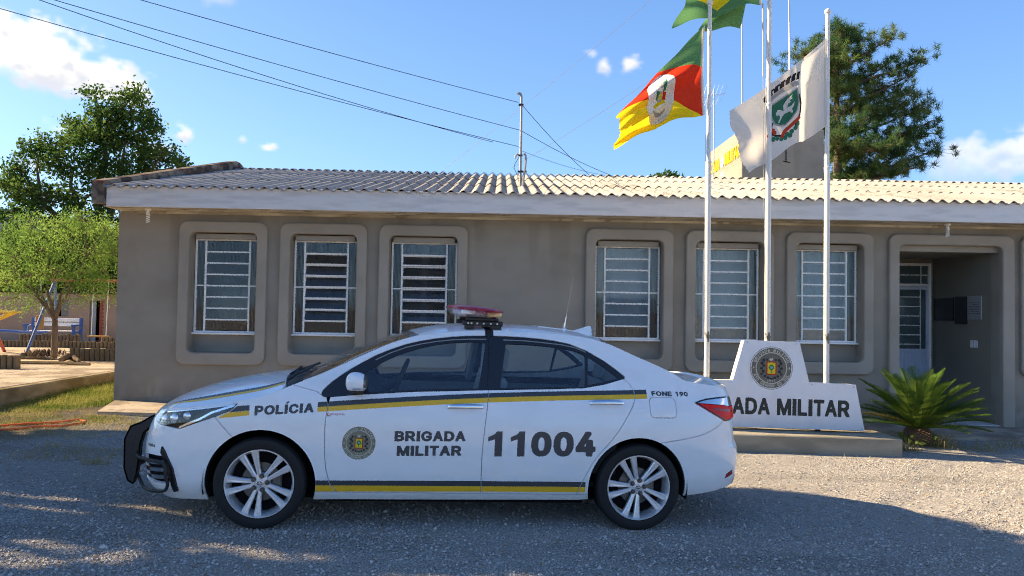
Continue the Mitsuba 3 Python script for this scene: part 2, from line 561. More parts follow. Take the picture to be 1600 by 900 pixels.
def log_col(p, n, uv):
    a = fbm(p.x * 20, p.y * 20, p.z * 6, octaves=3)
    return mix(mi.Color3f(.085, .068, .045), mi.Color3f(.22, .18, .125), a)


scene['log_wood'] = diffuse((.15, .12, .09))
scene['log_wood']['bsdf']['reflectance'] = proc(log_col)
scene['stump_bark'] = bump(diffuse((.17, .115, .075)), lambda p, n, uv: fbm(p.x * 50, p.y * 50, p.z * 50), .01)

scene['pane_glass'] = {'type': 'blendbsdf', 'weight': .07, 'a': {'type': 'thindielectric', 'int_ior': 1.52, 'specular_transmittance': rgb(.72, .82, .86)}, 'b': diffuse((.30, .38, .42))}
scene['pole_paint'] = gloss((.62, .62, .60), .32, .6)
scene['pole_steel'] = gloss((.55, .55, .54), .35, .5, metallic=.8)
scene['galv'] = gloss((.30, .30, .30), .5, .5, metallic=.5)
scene['cable'] = diffuse((.03, .03, .032))
scene['rope'] = diffuse((.55, .52, .47))
scene['white_plastic'] = gloss((.72, .71, .68), .45)
scene['lamp_glass'] = gloss((.80, .80, .77), .25)
scene['sign_white'] = gloss((.66, .69, .74), .38, .4)
scene['sign_edge'] = gloss((.70, .66, .55), .5)
scene['sign_grey'] = diffuse((.055, .060, .055))
scene['crest_grey'] = diffuse((.155, .150, .13))
scene['badge_olive'] = diffuse((.23, .21, .15))
scene['crest_cream'] = diffuse((.50, .49, .42))
scene['crest_yellow'] = diffuse((.62, .50, .05))
scene['crest_green'] = diffuse((.035, .16, .06))
scene['crest_red'] = diffuse((.38, .06, .03))
scene['crest_blue'] = diffuse((.20, .42, .50))
scene['crest_dark'] = diffuse((.04, .045, .045))
scene['plinth_paint'] = bump(diffuse((.3, .28, .23)), lambda p, n, uv: fbm(p.x * 30, p.y * 30, p.z * 30), .003)


def plinth_col(p, n, uv):
    a = fbm(p.x * 3, p.y * 3, p.z * 7, octaves=4)
    return mix(mi.Color3f(.235, .215, .17), mi.Color3f(.31, .285, .23), smoothstep(.3, .65, a))


scene['plinth_paint']['bsdf']['bsdf']['reflectance'] = proc(plinth_col)
scene['tile_white'] = gloss((.55, .56, .57), .2)
scene['door_blue'] = gloss((.46, .53, .64), .4)
scene['black_plate'] = gloss((.012, .012, .014), .3)
scene['plaque_metal'] = gloss((.42, .44, .46), .3, metallic=.5)
scene['tower_yellow'] = diffuse((.80, .50, .03))
scene['white_flat'] = diffuse((.72, .72, .70))


def cloth(c, trans=.55):
    return {'type': 'principledthin', 'base_color': rgb(*c), 'roughness': .9, 'diff_trans': trans, 'spec_trans': 0.0, 'eta': 1.25}


scene['cloth_green'] = cloth((.10, .24, .10), .8)
scene['cloth_double'] = cloth((.10, .24, .10), .08)
scene['cloth_red'] = cloth((.62, .045, .02), .8)
scene['cloth_yellow'] = cloth((.78, .60, .02), .8)
scene['cloth_white'] = cloth((.66, .64, .60), .8)
scene['cloth_blue'] = cloth((.03, .06, .25), .5)
scene['print_green'] = cloth((.045, .18, .12), .35)
scene['print_black'] = cloth((.035, .03, .03), .2)
scene['print_red'] = cloth((.50, .07, .04), .4)
scene['print_grey'] = cloth((.40, .39, .38), .4)
scene['print_white'] = cloth((.74, .74, .72), .5)

scene['curtain'] = diffuse((.42, .41, .38))
# the car
def paint_col(p, n, uv):
    a = fbm(p.x * 5, p.y * 5, p.z * 9, octaves=4)
    dust = smoothstep(.46, .16, p.z + .16 * (a - .5)) * .40 + .05 * smoothstep(.45, .65, a)
    return mix(mi.Color3f(.81, .83, .85), mi.Color3f(.36, .32, .26), dust)


def board_col(p, n, uv):
    a = fbm(p.x * 7, p.y * 7, p.z * 2.2, octaves=4)
    st = smoothstep(.50, .10, p.z + .3 * (a - .5)) * .16 + .12 * smoothstep(.52, .70, a)
    return mix(mi.Color3f(.67, .70, .75), mi.Color3f(.34, .31, .26), st)


scene['sign_white'] = gloss(proc(board_col), .38, .4)
scene['car_white'] = {'type': 'twosided', 'bsdf': {'type': 'plastic', 'diffuse_reflectance': proc(paint_col), 'int_ior': 1.5, 'nonlinear': False}}
scene['car_black'] = gloss((.012, .012, .014), .22, .5, coat=.6)
scene['trim_black'] = gloss((.018, .018, .019), .55, .4)
scene['rubber'] = gloss((.014, .014, .015), .72, .35)
scene['underbody'] = diffuse((.010, .010, .011))
scene['alloy'] = gloss((.74, .75, .77), .30, .5, metallic=.6)
scene['chrome'] = gloss((.82, .83, .85), .10, .5, metallic=1.0)
scene['steel_dark'] = gloss((.14, .135, .13), .4, .5, metallic=.8)
scene['car_glass'] = {'type': 'thindielectric', 'int_ior': 1.55, 'specular_transmittance': rgb(.80, .88, .90)}
scene['clear_lens'] = {'type': 'thindielectric', 'int_ior': 1.5, 'specular_transmittance': rgb(.93, .95, .97)}
scene['red_lens'] = gloss((.78, .014, .010), .28, .2)
scene['red_deep'] = gloss((.26, .006, .008), .15, .6, coat=1.0)
scene['red_cover'] = {'type': 'blendbsdf', 'weight': .45, 'a': {'type': 'thindielectric', 'int_ior': 1.5, 'specular_transmittance': rgb(.62, .03, .07)}, 'b': gloss((.58, .015, .06), .2, .5, coat=.6)}
scene['seat_fabric'] = diffuse((.26, .27, .28))
scene['trim_grey'] = diffuse((.26, .27, .27))
scene['dash_dark'] = diffuse((.035, .036, .038))
scene['headliner'] = diffuse((.50, .49, .46))
scene['decal_grey'] = gloss((.045, .050, .060), .4)
scene['decal_yellow'] = gloss((.74, .43, .02), .4)
scene['decal_red'] = gloss((.42, .03, .03), .4)
scene['amber'] = gloss((.75, .50, .22), .3)
# the playground
scene['play_blue'] = gloss((.035, .095, .30), .4)
scene['play_yellow'] = gloss((.62, .40, .03), .4)
scene['play_red'] = gloss((.34, .05, .03), .45)
scene['hose_orange'] = gloss((.72, .12, .02), .45)
scene['wood_seat'] = diffuse((.33, .21, .09))


def shed_col(p, n, uv):
    a = fbm(p.x * 1.2, p.y, p.z * 2, octaves=4)
    return mix(mi.Color3f(.27, .195, .145), mi.Color3f(.37, .28, .215), a)


scene['shed_render'] = diffuse((.3, .25, .2))
scene['shed_render']['bsdf']['reflectance'] = proc(shed_col)
scene['brick_red'] = diffuse((.30, .075, .045))
scene['mortar'] = diffuse((.30, .24, .20))
scene['dark_hole'] = diffuse((.025, .022, .02))
scene['far_grey'] = diffuse((.30, .33, .36))

# ---------------- the ground ----------------
def at(px, py, y):
    """The point at distance y along the lot that stands at a place measured in the 1600 x 900 photograph."""
    d = _F + _R * (px - 800) / _f - _U * (py - 450) / _f
    return EYE + d * (y / d[1])


_R = _M @ (_R0 * math.cos(_r) + _U0 * math.sin(_r))


def sstep(a, b, x):
    t = np.clip((np.asarray(x, float) - a) / (b - a), 0, 1)
    return t * t * (3 - 2 * t)


def ground_z(x, y):
    w = sstep(7.5, 10.5, y)
    xc = np.clip(x, -10, 10)
    return -xc * (.0222 * (1 - w) + .01517 * w) + .0428 * w


WALL = 11.518
gx = np.unique(np.r_[np.linspace(-9, 9, 121), np.linspace(-9, -400, 24), np.linspace(9, 400, 24)])
gy = np.unique(np.r_[np.linspace(2, 14, 101), np.linspace(14, 500, 40), np.linspace(2, -300, 30)])
X, Y = np.meshgrid(gx, gy, indexing='ij')
near = np.exp(-((np.abs(X) / 9) ** 6)) * sstep(11, 10, Y) * sstep(1, 3, Y)
Z = ground_z(X, Y) + near * .035 * (meshkit.fbm(np.stack([X * .9, Y * .9, X * 0], -1), 3) - .5)


def lot_z(x, y):
    x, y = np.asarray(x, float), np.asarray(y, float)
    nr = np.exp(-((np.abs(x) / 9) ** 6)) * sstep(11, 10, y) * sstep(1, 3, y)
    return ground_z(x, y) + nr * .035 * (meshkit.fbm(np.stack([x * .9, y * .9, x * 0], -1), 3) - .5)


i, j = np.meshgrid(np.arange(len(gx) - 1), np.arange(len(gy) - 1), indexing='ij')
m = len(gy)
q = np.stack([i * m + j, (i + 1) * m + j, (i + 1) * m + j + 1, i * m + j + 1], -1).reshape(-1, 4)
single('ground', (np.stack([X, Y, Z], -1).reshape(-1, 3), q), 'lot_gravel', 'grey gravel yard with patchy earth in front of the station', kind='structure', smooth=True)

# loose stones: about where the lens can still tell them apart
N = 120000
sy = 4.2 + 5.2 * rng.random(N) ** 1.45
sx = (rng.random(N) * 2 - 1) * (.69 * sy + .25)
keep = ~((sx < -4.3 + .5 * rng.standard_normal(N)) & (sy > 8.5 + .5 * rng.standard_normal(N)))
keep &= ~((sx > 2.0) & (sy > 8.97))
patch = meshkit.fbm(np.stack([sx * 1.3, sy * 1.3, sx * 0], -1), 3, seed=4)
keep &= rng.random(N) < .30 + 1.5 * np.clip(patch - .32, 0, .5)
sx, sy = sx[keep], sy[keep]
n = len(sx)
OCT = np.array([(1, 0, 0), (-1, 0, 0), (0, 1, 0), (0, -1, 0), (0, 0, 1), (0, 0, -1)], float)
OF = np.array([(0, 2, 4), (2, 1, 4), (1, 3, 4), (3, 0, 4), (2, 0, 5), (1, 2, 5), (3, 1, 5), (0, 3, 5)])
size = .0038 + .0085 * rng.random(n) ** 3.0 + .012 * rng.random(n) * (rng.random(n) < .012)
st = OCT[None] * size[:, None, None] * (rng.random((n, 6, 1)) * .5 + .75) * np.array([1.15, 1.0, .75]) + rng.standard_normal((n, 6, 3)) * size[:, None, None] * .22
an = rng.random(n) * 2 * np.pi
ca, sa = np.cos(an)[:, None], np.sin(an)[:, None]
st = np.stack([st[..., 0] * ca - st[..., 1] * sa, st[..., 0] * sa + st[..., 1] * ca, st[..., 2]], -1)
st += np.stack([sx, sy, lot_z(sx, sy) + size * .30], -1)[:, None]
tone = rng.random(n)
cols = np.array([.25, .243, .232]) + tone[:, None] ** 1.6 * np.array([.28, .27, .25])
cols = np.where((rng.random(n) < .10)[:, None], np.array([.26, .215, .16]), cols)
scene['loose_stone'] = {'type': 'twosided', 'bsdf': {'type': 'diffuse', 'reflectance': {'type': 'mesh_attribute', 'name': 'vertex_color'}}}
single('gravel', (st.reshape(-1, 3), (OF[None] + (np.arange(n) * 6)[:, None, None]).reshape(-1, 3)), 'loose_stone', 'loose grey crushed stone spread over the yard', 'gravel', kind='stuff', color=np.repeat(cols, 6, 0))


def blades(xs, ys, zs, h, w, lean=.5, name=None):
    """Two-triangle bent blades at the given feet."""
    k = len(xs)
    a = rng.random(k) * 2 * np.pi
    hh = h * (.5 + rng.random(k))
    ln = lean * hh * (rng.random(k) + .2)
    dx, dy = np.cos(a), np.sin(a)
    b = rng.random(k) * 2 * np.pi
    wx, wy = np.cos(b) * w, np.sin(b) * w
    p0 = np.stack([xs - wx, ys - wy, zs], 1)
    p1 = np.stack([xs + wx, ys + wy, zs], 1)
    p2 = np.stack([xs + dx * ln * .35 + wx * .7, ys + dy * ln * .35 + wy * .7, zs + hh * .6], 1)
    p3 = np.stack([xs + dx * ln * .35 - wx * .7, ys + dy * ln * .35 - wy * .7, zs + hh * .6], 1)
    p4 = np.stack([xs + dx * ln, ys + dy * ln, zs + hh], 1)
    v = np.stack([p0, p1, p2, p3, p4], 1).reshape(-1, 3)
    f = np.array([(0, 1, 2), (0, 2, 3), (3, 2, 4)])
    return v, (f[None] + (np.arange(k) * 5)[:, None, None]).reshape(-1, 3)


# grass at the foot of the terrace, thinning towards the yard
k = 60000
xs, ys = -7.0 + 2.6 * rng.random(k), 8.6 + 6.0 * rng.random(k)
dens = meshkit.fbm(np.stack([xs * 1.6, ys * 1.6, xs * 0], -1), 4, seed=9)
prob = np.clip(.25 + 1.9 * (dens - .42) + .75 * sstep(10.2, 11.8, ys) - .35 * sstep(-6.2, -5.0, xs) - .8 * sstep(9.6, 8.9, ys), 0, 1)
ok = (rng.random(k) < prob) & (xs > -6.83) & ~((xs > -5.66) & (ys > 11.4)) & ~((xs > -5.95 - .5 * (ys - 10.4)) & (ys > 10.15) & (xs > -5.62))
xs, ys = xs[ok], ys[ok]
tall = .035 + .06 * sstep(10.5, 12.5, ys)
v, f = blades(xs, ys, lot_z(xs, ys) - .004, tall, .0035)
single('grass', (v, f), 'grass_blade', 'short green grass along the foot of the terrace wall', 'grass', kind='stuff')
k = 14000
xs, ys = -6.6 + 2.9 * rng.random(k), 10.6 - 3.2 * rng.random(k) ** 1.5
ok = meshkit.fbm(np.stack([xs * 1.8, ys * 1.8, xs * 0], -1), 3, seed=21) + .12 * sstep(8.2, 9.6, ys) > .52
xs, ys = xs[ok], ys[ok]
v, f = blades(xs, ys, lot_z(xs, ys) - .004, .03, .003, 1.2)
cl = []
for (cx_, cy_, nn, rr, h_) in [(-4.05, 5.95, 90, .10, .05), (-3.75, 7.3, 60, .14, .05), (-4.6, 8.2, 80, .25, .04), (5.05, 9.45, 160, .18, .10), (5.65, 9.75, 220, .16, .16), (6.1, 9.6, 120, .3, .07),
                               (6.7, 9.9, 160, .35, .08), (7.4, 10.0, 160, .4, .08), (3.4, 8.97, 60, .5, .035), (4.4, 8.93, 60, .5, .035), (2.6, 8.95, 40, .3, .03)]:
    px_, py_ = cx_ + rr * rng.standard_normal(nn) * .6, cy_ + .5 * rr * rng.standard_normal(nn) * .6
    cl.append(blades(px_, py_, lot_z(px_, py_) - .004, h_, .0032, .9))
off = len(v)
for a_, b_ in cl:
    f = np.vstack([f, b_ + off])
    v = np.vstack([v, a_])
    off = len(v)
single('dry_grass', (v, f), 'dry_blade', 'thin straw coloured grass and weeds on bare earth', 'grass', kind='stuff')

# the raised terrace on the left: kerb wall, slabs, sand
TZ = .385
mb = MB().box(-7.02, -6.86, 6.0, 40, -.1, TZ, .02)
scene['terrace_kerb'] = shape(mb.get(), 'mossy_kerb')
labels['terrace_kerb'] = {'label': 'low mossy concrete edge of the raised playground terrace', 'kind': 'structure'}
used.add('terrace_kerb')
# slabs
single('terrace', MB().box(-60, -7.021, 4.0, 60, -.1, TZ - .012), 'sand', 'sandy raised ground of the playground', kind='structure')
cnt = 0
for a in range(5):
    for b in range(8):
        x1 = -7.03 - a * 1.42
        y0 = 9.2 + b * .86 + .06 * (a % 2)
        if y0 + .84 > 15.6:
            continue
        part('terrace', 'slab', MB().box(x1 - 1.405, x1, y0, y0 + .845, TZ - .05, TZ + .004 * rng.random(), .008), 'concrete')

# concrete apron in front of the building
for b, (x0, x1) in enumerate([(-5.66, -4.5), (-4.49, -3.0), (-2.99, -1.5), (-1.49, 0), (.01, 1.5), (1.51, 3.0), (3.01, 4.5), (4.51, 6.0), (6.01, 7.5), (7.51, 9.0), (9.01, 10.5)]):
    yf = 10.32
    pts = np.array([(x0, yf), (x1, yf), (x1, WALL - .002), (x0, WALL - .002)])
    if b == 0:
        pts[0] = (-5.30, yf)
    zc = ground_z(pts[:, 0], pts[:, 1]) + .045
    v = np.vstack([np.c_[pts, zc], np.c_[pts, zc - .2]])
    f = np.array([(0, 1, 2), (0, 2, 3), (0, 4, 5), (0, 5, 1), (1, 5, 6), (1, 6, 2), (3, 7, 4), (3, 4, 0), (2, 6, 7), (2, 7, 3)])
    if b == 0:
        used.add('pavement')
        labels['pavement'] = {'label': 'worn concrete pavement along the front of the station', 'kind': 'structure'}
    part('pavement', 'slab', (v, f), 'concrete')

# dead leaves lying about
k = 90
lx, ly = (rng.random(k) * 2 - 1) * 5.0, 4.5 + 4.3 * rng.random(k)
th = rng.random(k) * 6.283
lz = lot_z(lx, ly) + .016
dx_, dy_ = np.cos(th) * .022, np.sin(th) * .022
V = np.stack([np.stack([lx - dx_, ly - dy_, lz], 1), np.stack([lx + dy_ * .5, ly - dx_ * .5, lz + .008], 1), np.stack([lx + dx_, ly + dy_, lz + .004], 1), np.stack([lx - dy_ * .5, ly + dx_ * .5, lz + .006], 1)], 1).reshape(-1, 3)
single('leaf_litter', (V, (np.array([(0, 1, 2), (0, 2, 3)])[None] + (np.arange(k) * 4)[:, None, None]).reshape(-1, 3)), 'wood_seat', 'small brown dead leaves scattered over the gravel', 'leaves', kind='stuff')

# ---------------- the police station ----------------
ST = thing('police_station', 'long taupe single storey station with corrugated roof and framed windows', 'building')
WD = WALL
SURX = [(-4.76, -3.46), (-3.27, -1.98), (-1.80, -.48), (1.29, 2.61), (2.80, 4.13), (4.32, 5.64), (7.89, 9.21), (9.42, 10.74)]
wallp = sbox(-5.68, -.12, 13.0, 2.983)
for a, b in SURX:
    wallp = wallp.difference(rrect(a + .15, b - .15, .90, 2.69, .09))
PORCH = sbox(6.03, -.5, 7.60, 2.69)
wallp = wallp.difference(PORCH)
part(ST, 'front_wall', MB().prism(wallp, 0, .22, to=front(WD + .22)), 'wall_paint')
part(ST, 'gable_wall', MB().prism(Polygon([(WD + .221, -.12), (21, -.12), (21, 3.4), (16.45, 4.43), (WD + .221, 3.38)]), 0, .2, to=lambda v: np.stack([-5.68 + v[:, 2], v[:, 0], v[:, 1]], 1)), 'wall_paint')
part(ST, 'rear_wall', MB().box(-5.4, 13, 20.801, 21, -.1, 3.3), 'wall_paint')
part(ST, 'end_wall', MB().prism(Polygon([(WD + .221, -.2), (20.8, -.2), (20.8, 3.4), (16.45, 4.40), (WD + .221, 3.34)]), 0, .2, to=lambda v: np.stack([12.8 + v[:, 2], v[:, 0], v[:, 1]], 1)), 'wall_paint')
# rooms behind the windows
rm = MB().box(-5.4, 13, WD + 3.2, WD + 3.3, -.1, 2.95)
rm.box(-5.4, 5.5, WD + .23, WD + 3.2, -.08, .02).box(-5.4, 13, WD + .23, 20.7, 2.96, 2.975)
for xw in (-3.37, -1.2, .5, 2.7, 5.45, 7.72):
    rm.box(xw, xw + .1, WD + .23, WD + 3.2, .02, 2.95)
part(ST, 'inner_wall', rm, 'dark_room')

# reeded panes: a sheet waved across
def reeded(x0, x1, z0, z1, y, tilt=0.0, pitch=.021, amp=.0016):
    k = max(8, int((x1 - x0) / pitch * 6))
    xs_ = np.linspace(x0, x1, k)
    yw = amp * np.sin(xs_ / pitch * 2 * np.pi)
    h = z1 - z0
    top = np.stack([xs_, y + yw + h * math.sin(tilt), np.full(k, z0 + h * math.cos(tilt))], 1)
    bot = np.stack([xs_, y + yw, np.full(k, z0)], 1)
    v = np.vstack([bot, top])
    a = np.arange(k - 1)
    return v, np.stack([a, a + 1, a + 1 + k, a + k], 1)


tilts = [.02, .42, .52, .08, .05, .04, .05, .3]
for wi, (a, b) in enumerate(SURX):
    W_ = numbered(f'{ST}__window')
    labels[W_] = {}
    sur = rrect(a, b, .72, 2.85, .13).difference(rrect(a + .15, b - .15, .90, 2.69, .09))
    scene[W_] = shape(MB().prism(sur, -.02, .075, .014, to=front(WD)).get(), 'surround_paint')
    # recess: reveal tube and back panel round the opening
    inn = rrect(a + .15, b - .15, .90, 2.69, .09)
    x0, x1, z0, z1 = a + .165, b - .165, 1.195, 2.605
    rec = MB().prism(inn.buffer(.012).difference(inn.buffer(.001)), -.24, -.021, to=front(WD))
    rec.prism(inn.buffer(.01).difference(sbox(x0, z0, x1, z1)), -.26, -.20, to=front(WD))
    part(W_, 'recess', rec, 'wall_paint')
    if wi in (3, 4, 5):
        k_ = 60
        xc_ = np.linspace(x0 + .02, x1 - .02, k_)
        yc_ = WD + .30 + .012 * np.sin(xc_ * 55 + wi)
        zt_, zb_ = z1 - .02, z0 + (.62, .02, .02)[wi - 3]
        v_ = np.vstack([np.stack([xc_, yc_, np.full(k_, zb_)], 1), np.stack([xc_, yc_, np.full(k_, zt_)], 1)])
        aa = np.arange(k_ - 1)
        part(W_, 'curtain', (v_, np.stack([aa, aa + 1, aa + 1 + k_, aa + k_], 1)), 'curtain', smooth=True)
    part(W_, 'lintel', MB().box(a + .2, b - .2, WD + .06, WD + .199, 2.60, 2.675), 'surround_paint')
    part(W_, 'sill', MB().box(x0 - .012, x1 + .012, WD + .10, WD + .199, z0 - .03, z0 - .003, .004), 'white_metal')
    yw = WD + .175
    xl, xr = x0 + .155, x1 - .155
    fr = MB()
    for (c, d, e, g) in [(x0, x1, z0, z0 + .022), (x0, x1, z1 - .022, z1)]:
        fr.box(c, d, yw - .018, yw + .018, e, g)
    for c in (x0, xl - .011, xr - .011, x1 - .022):
        fr.box(c, c + .022, yw - .0205, yw + .0185, z0 + .002, z1 - .002)
    zm = (z0 + z1) / 2
    fr.box(x0 + .01, xl, yw - .012, yw + .012, zm - .009, zm + .009).box(xr, x1 - .01, yw - .012, yw + .012, zm - .009, zm + .009)
    part(W_, 'frame', fr, 'white_metal')
    for (c, d) in ((x0 + .022, xl - .011), (xr + .011, x1 - .022)):
        for (e, g) in ((z0 + .022, zm - .009), (zm + .009, z1 - .022)):
            part(W_, 'side_pane', reeded(c, d, e, g, yw), 'pane_glass', smooth=True)
    nrow = 8
    hs = (z1 - z0 - .044) / nrow
    for r_ in range(nrow):
        za = z0 + .022 + r_ * hs
        tl = 0.0 if r_ in (nrow - 1, 0) else tilts[wi] * (1 + .08 * math.sin(r_ * 3 + wi))
        yb = yw - hs * .5 * math.sin(tl)
        zb = za + hs * .5 * (1 - math.cos(tl))
        bars = MB()
        for e in (0.0, 1.0):
            y_, z_ = yb + hs * e * math.sin(tl), zb + hs * e * math.cos(tl)
            if (e == 0 and r_ == 0) or (e == 1 and r_ == nrow - 1):
                continue
            bars.box(xl + .012, xr - .012, y_ - .011, y_ + .011, z_ - .010, z_ + .010)
        if tl > .2:
            for xx in (xl + .012, xr - .020):
                bars.tube([(xx + .004, yb, zb), (xx + .004, yb + hs * math.sin(tl), zb + hs * math.cos(tl))], .005, 4)
        if bars.n:
            part(W_, 'louvre_bar', bars, 'white_metal')
        part(W_, 'pane', reeded(xl + .012, xr - .012, zb + .008, zb + hs - .008, yb, tl), 'pane_glass', smooth=True)

# the porch
P_ = numbered(f'{ST}__porch')
labels[P_] = {}
sur = rrect(5.875, 7.785, -.6, 2.85, .13).difference(rrect(6.03, 7.60, -.9, 2.69, .09)).intersection(sbox(5, -.06, 9, 3))
scene[P_] = shape(MB().prism(sur, -.02, .075, .014, to=front(WD)).get(), 'surround_paint')
part(P_, 'lintel', MB().box(6.03, 7.60, WD + .05, WD + .219, 2.60, 2.70), 'surround_paint')
pw = MB().box(7.62, 7.72, WD + .221, 13.5, -.1, 2.9).box(5.5, 7.62, 13.36, 13.5, -.1, 2.9).box(5.5, 5.55, WD + .221, 13.36, -.1, 2.9).box(5.55, 7.62, WD + .221, 13.36, 2.62, 2.9)
pw.box(7.601, 7.63, WD - .0, WD + .222, -.1, 2.69)
part(P_, 'inner_wall', pw, 'porch_paint')
part(P_, 'floor_tile', MB().box(5.55, 7.599, WD - .01, 13.355, -.2, -.015, .006), 'tile_white')
part(P_, 'front_step', MB().box(6.03, 7.599, WD - .06, WD - .012, -.2, -.05, .006), 'concrete')
D_ = numbered(f'{ST}__door')
labels[D_] = {'label': 'pale blue metal door with barred glazing and ribbed lower panel'}
dx0, dx1, dy = 6.55, 7.56, 13.34
fr = MB()
for (c, d, e, g) in [(dx0, dx1, 2.50, 2.545), (dx0, dx1, 2.14, 2.185), (dx0, dx0 + .045, -.01, 2.5), (dx1 - .045, dx1, -.01, 2.5)]:
    fr.box(c, d, dy - .04, dy + .01, e, g)
fr.box(dx0 + .045, dx1 - .045, dy - .02, dy - .005, 2.33, 2.345).box(dx1 - .18, dx1 - .165, dy - .022, dy - .004, 2.185, 2.5)
scene[D_] = shape(fr.get(), 'white_metal')
part(D_, 'transom_pane', MB().box(dx0 + .045, dx1 - .045, dy - .010, dy - .006, 2.185, 2.5), 'pane_glass')
lf = MB()
lx0, lx1 = dx0 + .05, dx1 - .05
for (c, d, e, g) in [(lx0, lx1, 2.08, 2.13), (lx0, lx1, 1.0, 1.05), (lx0, lx0 + .05, .02, 2.08), (lx1 - .05, lx1, .02, 2.08), (lx0 + .05, lx1 - .05, .02, .07)]:
    lf.box(c, d, dy - .055, dy - .02, e, g, .004)
part(D_, 'leaf_frame', lf, 'door_blue')
rb = MB()
nr = 13
for q_ in range(nr):
    c = lx0 + .05 + q_ * (lx1 - lx0 - .1) / nr
    w_ = (lx1 - lx0 - .1) / nr
    rb.box(c, c + w_ * .55, dy - .048, dy - .03, .07, 1.0).box(c + w_ * .55, c + w_, dy - .036, dy - .03, .07, 1.0)
part(D_, 'ribbed_panel', rb, 'door_blue')
part(D_, 'pane', MB().box(lx0 + .05, lx1 - .05, dy - .034, dy - .030, 1.05, 2.08), 'pane_glass')
for q_ in range(6):
    z_ = 1.12 + q_ * .165
    part(D_, 'bar', MB().box(lx0 + .12, lx1 - .14, dy - .05, dy - .036, z_, z_ + .014), 'white_metal')
for c_ in (lx1 - .15, lx0 + .11):
    part(D_, 'upright_bar', MB().box(c_, c_ + .012, dy - .05, dy - .036, 1.05, 2.08), 'white_metal')
part(D_, 'hinge', MB().tube([(lx1 + .008, dy - .06, 1.75), (lx1 + .008, dy - .06, 1.87)], .014, 8), 'white_metal')

# roof
EV = 3.258
SL = (4.53 - EV) / (16.5 - 10.93)
PITCH = .177


def roof_sheet(x0, nw, y0, y1, lift, thick=.009, sl=SL, base=None):
    k = nw * 10 + 1
    xs_ = x0 + np.linspace(0, nw * PITCH, k)
    wv = .026 * np.cos(xs_ / PITCH * 2 * np.pi)
    rows = []
    for y in (y0, (y0 + y1) / 2, y1):
        zb = EV + sl * (y - 10.93) if base is None else base(y)
        rows.append(np.stack([xs_, np.full(k, y), zb + wv + lift * (1 - (y - y0) / (y1 - y0))], 1))
    top = np.vstack(rows)
    lip = rows[0] - [0, -.002, thick]
    under = [r - [0, 0, thick] for r in rows]
    v = np.vstack([top, lip, rows[0], *under])
    a = np.arange(k - 1)
    f = [np.stack([r * k + a, r * k + a + 1, (r + 1) * k + a + 1, (r + 1) * k + a], 1) for r in (0, 1)]
    f.append(np.stack([3 * k + a, 3 * k + a + 1, 4 * k + a + 1, 4 * k + a], 1))
    f += [np.stack([(5 + r) * k + a, (6 + r) * k + a, (6 + r) * k + a + 1, (5 + r) * k + a + 1], 1) for r in (0, 1)]
    return v, np.vstack(f)


R_ = numbered(f'{ST}__roof')
labels[R_] = {}
scene[R_] = shape(MB().box(-5.58, 13.0, 11.02, 11.15, 3.0, 3.225).box(-5.58, 13, 16.4, 16.5, 4.15, 4.42).get(), 'soffit_paint')
for r_ in range(3):
    y0 = 10.93 + r_ * 1.86
    for c in range(18):
        x0 = -5.62 + c * 1.062
        x0 = round(x0 / PITCH) * PITCH
        y1 = min(y0 + 2.02, 16.5)
        jit = rng.normal(0, .004)
        part(R_, 'sheet', roof_sheet(x0, 6, y0 + rng.normal(0, .008), y1, .016 + abs(jit)), 'roof_fibre', smooth=50)
bk = MB()
for c in range(18):
    x0 = round((-5.62 + c * 1.062) / PITCH) * PITCH
    part(R_, 'rear_sheet', roof_sheet(x0, 6, 16.5, 21.5, .0, base=lambda y: 4.53 - .2 * (y - 16.5)), 'roof_fibre', smooth=50)
    part(R_, 'ridge_cap', roof_sheet(x0, 6, 16.26, 16.52, .004, base=lambda y: 4.54 + .19 * (y - 16.5) + .012), 'roof_fibre', smooth=50)
part(ST, 'fascia', MB().box(-5.61, 13, 10.985, 11.01, 2.985, 3.282, .003), 'fascia_paint')
part(ST, 'soffit', MB().box(-5.66, 13, 11.011, WD - .001, 2.986, 3.0), 'soffit_paint')
part(ST, 'soffit_batten', MB().box(-5.4, 13, WD - .035, WD - .003, 2.955, 2.985).box(-2.3, -1.35, 11.02, 11.05, 2.972, 2.986), 'soffit_paint')
gp = Polygon([(10.93, 3.02), (11.04, 3.02), (11.04, 3.15), (16.55, 4.45), (20.9, 3.55), (20.9, 3.72), (16.6, 4.69), (16.35, 4.685), (10.93, 3.345)])
part(ST, 'gable_coping', MB().prism(gp, 0, .17, .012, to=lambda v: np.stack([-5.79 + v[:, 2], v[:, 0], v[:, 1]], 1)), 'old_coping')

# lamps under the eave
for (x, lab) in ((-5.12, 'white energy saving lamp under the eave near the gable end'), (6.62, 'white spiral lamp under the eave above the porch')):
    L_ = thing('eave_lamp', lab, 'lamp', 'lamps under the eave')
    y = 11.22
    part(L_, 'base', MB().lathe([(0, 2.986), (.045, 2.986), (.045, 2.965), (.02, 2.955), (0, 2.955)], (x, y, 0)), 'white_plastic', smooth=40)
    part(L_, 'socket', MB().lathe([(0, 2.956), (.022, 2.955), (.026, 2.915), (.030, 2.895), (0, 2.893)], (x, y, 0)), 'white_plastic', smooth=40)
    sp = [(x + .021 * math.cos(t), y + .021 * math.sin(t), 2.89 - .0085 * t / 1.9) for t in np.linspace(0, 7 * np.pi, 90)]
    part(L_, 'bulb', MB().tube(sp, .0075, 6), 'lamp_glass', smooth=True)

# things on the porch wall (they hang on it)
def side_plate(y0, y1, z0, z1, d, mat, key=None, name='plate'):
    return MB().box(7.62 - d, 7.6195, y0, y1, z0, z1, .003)


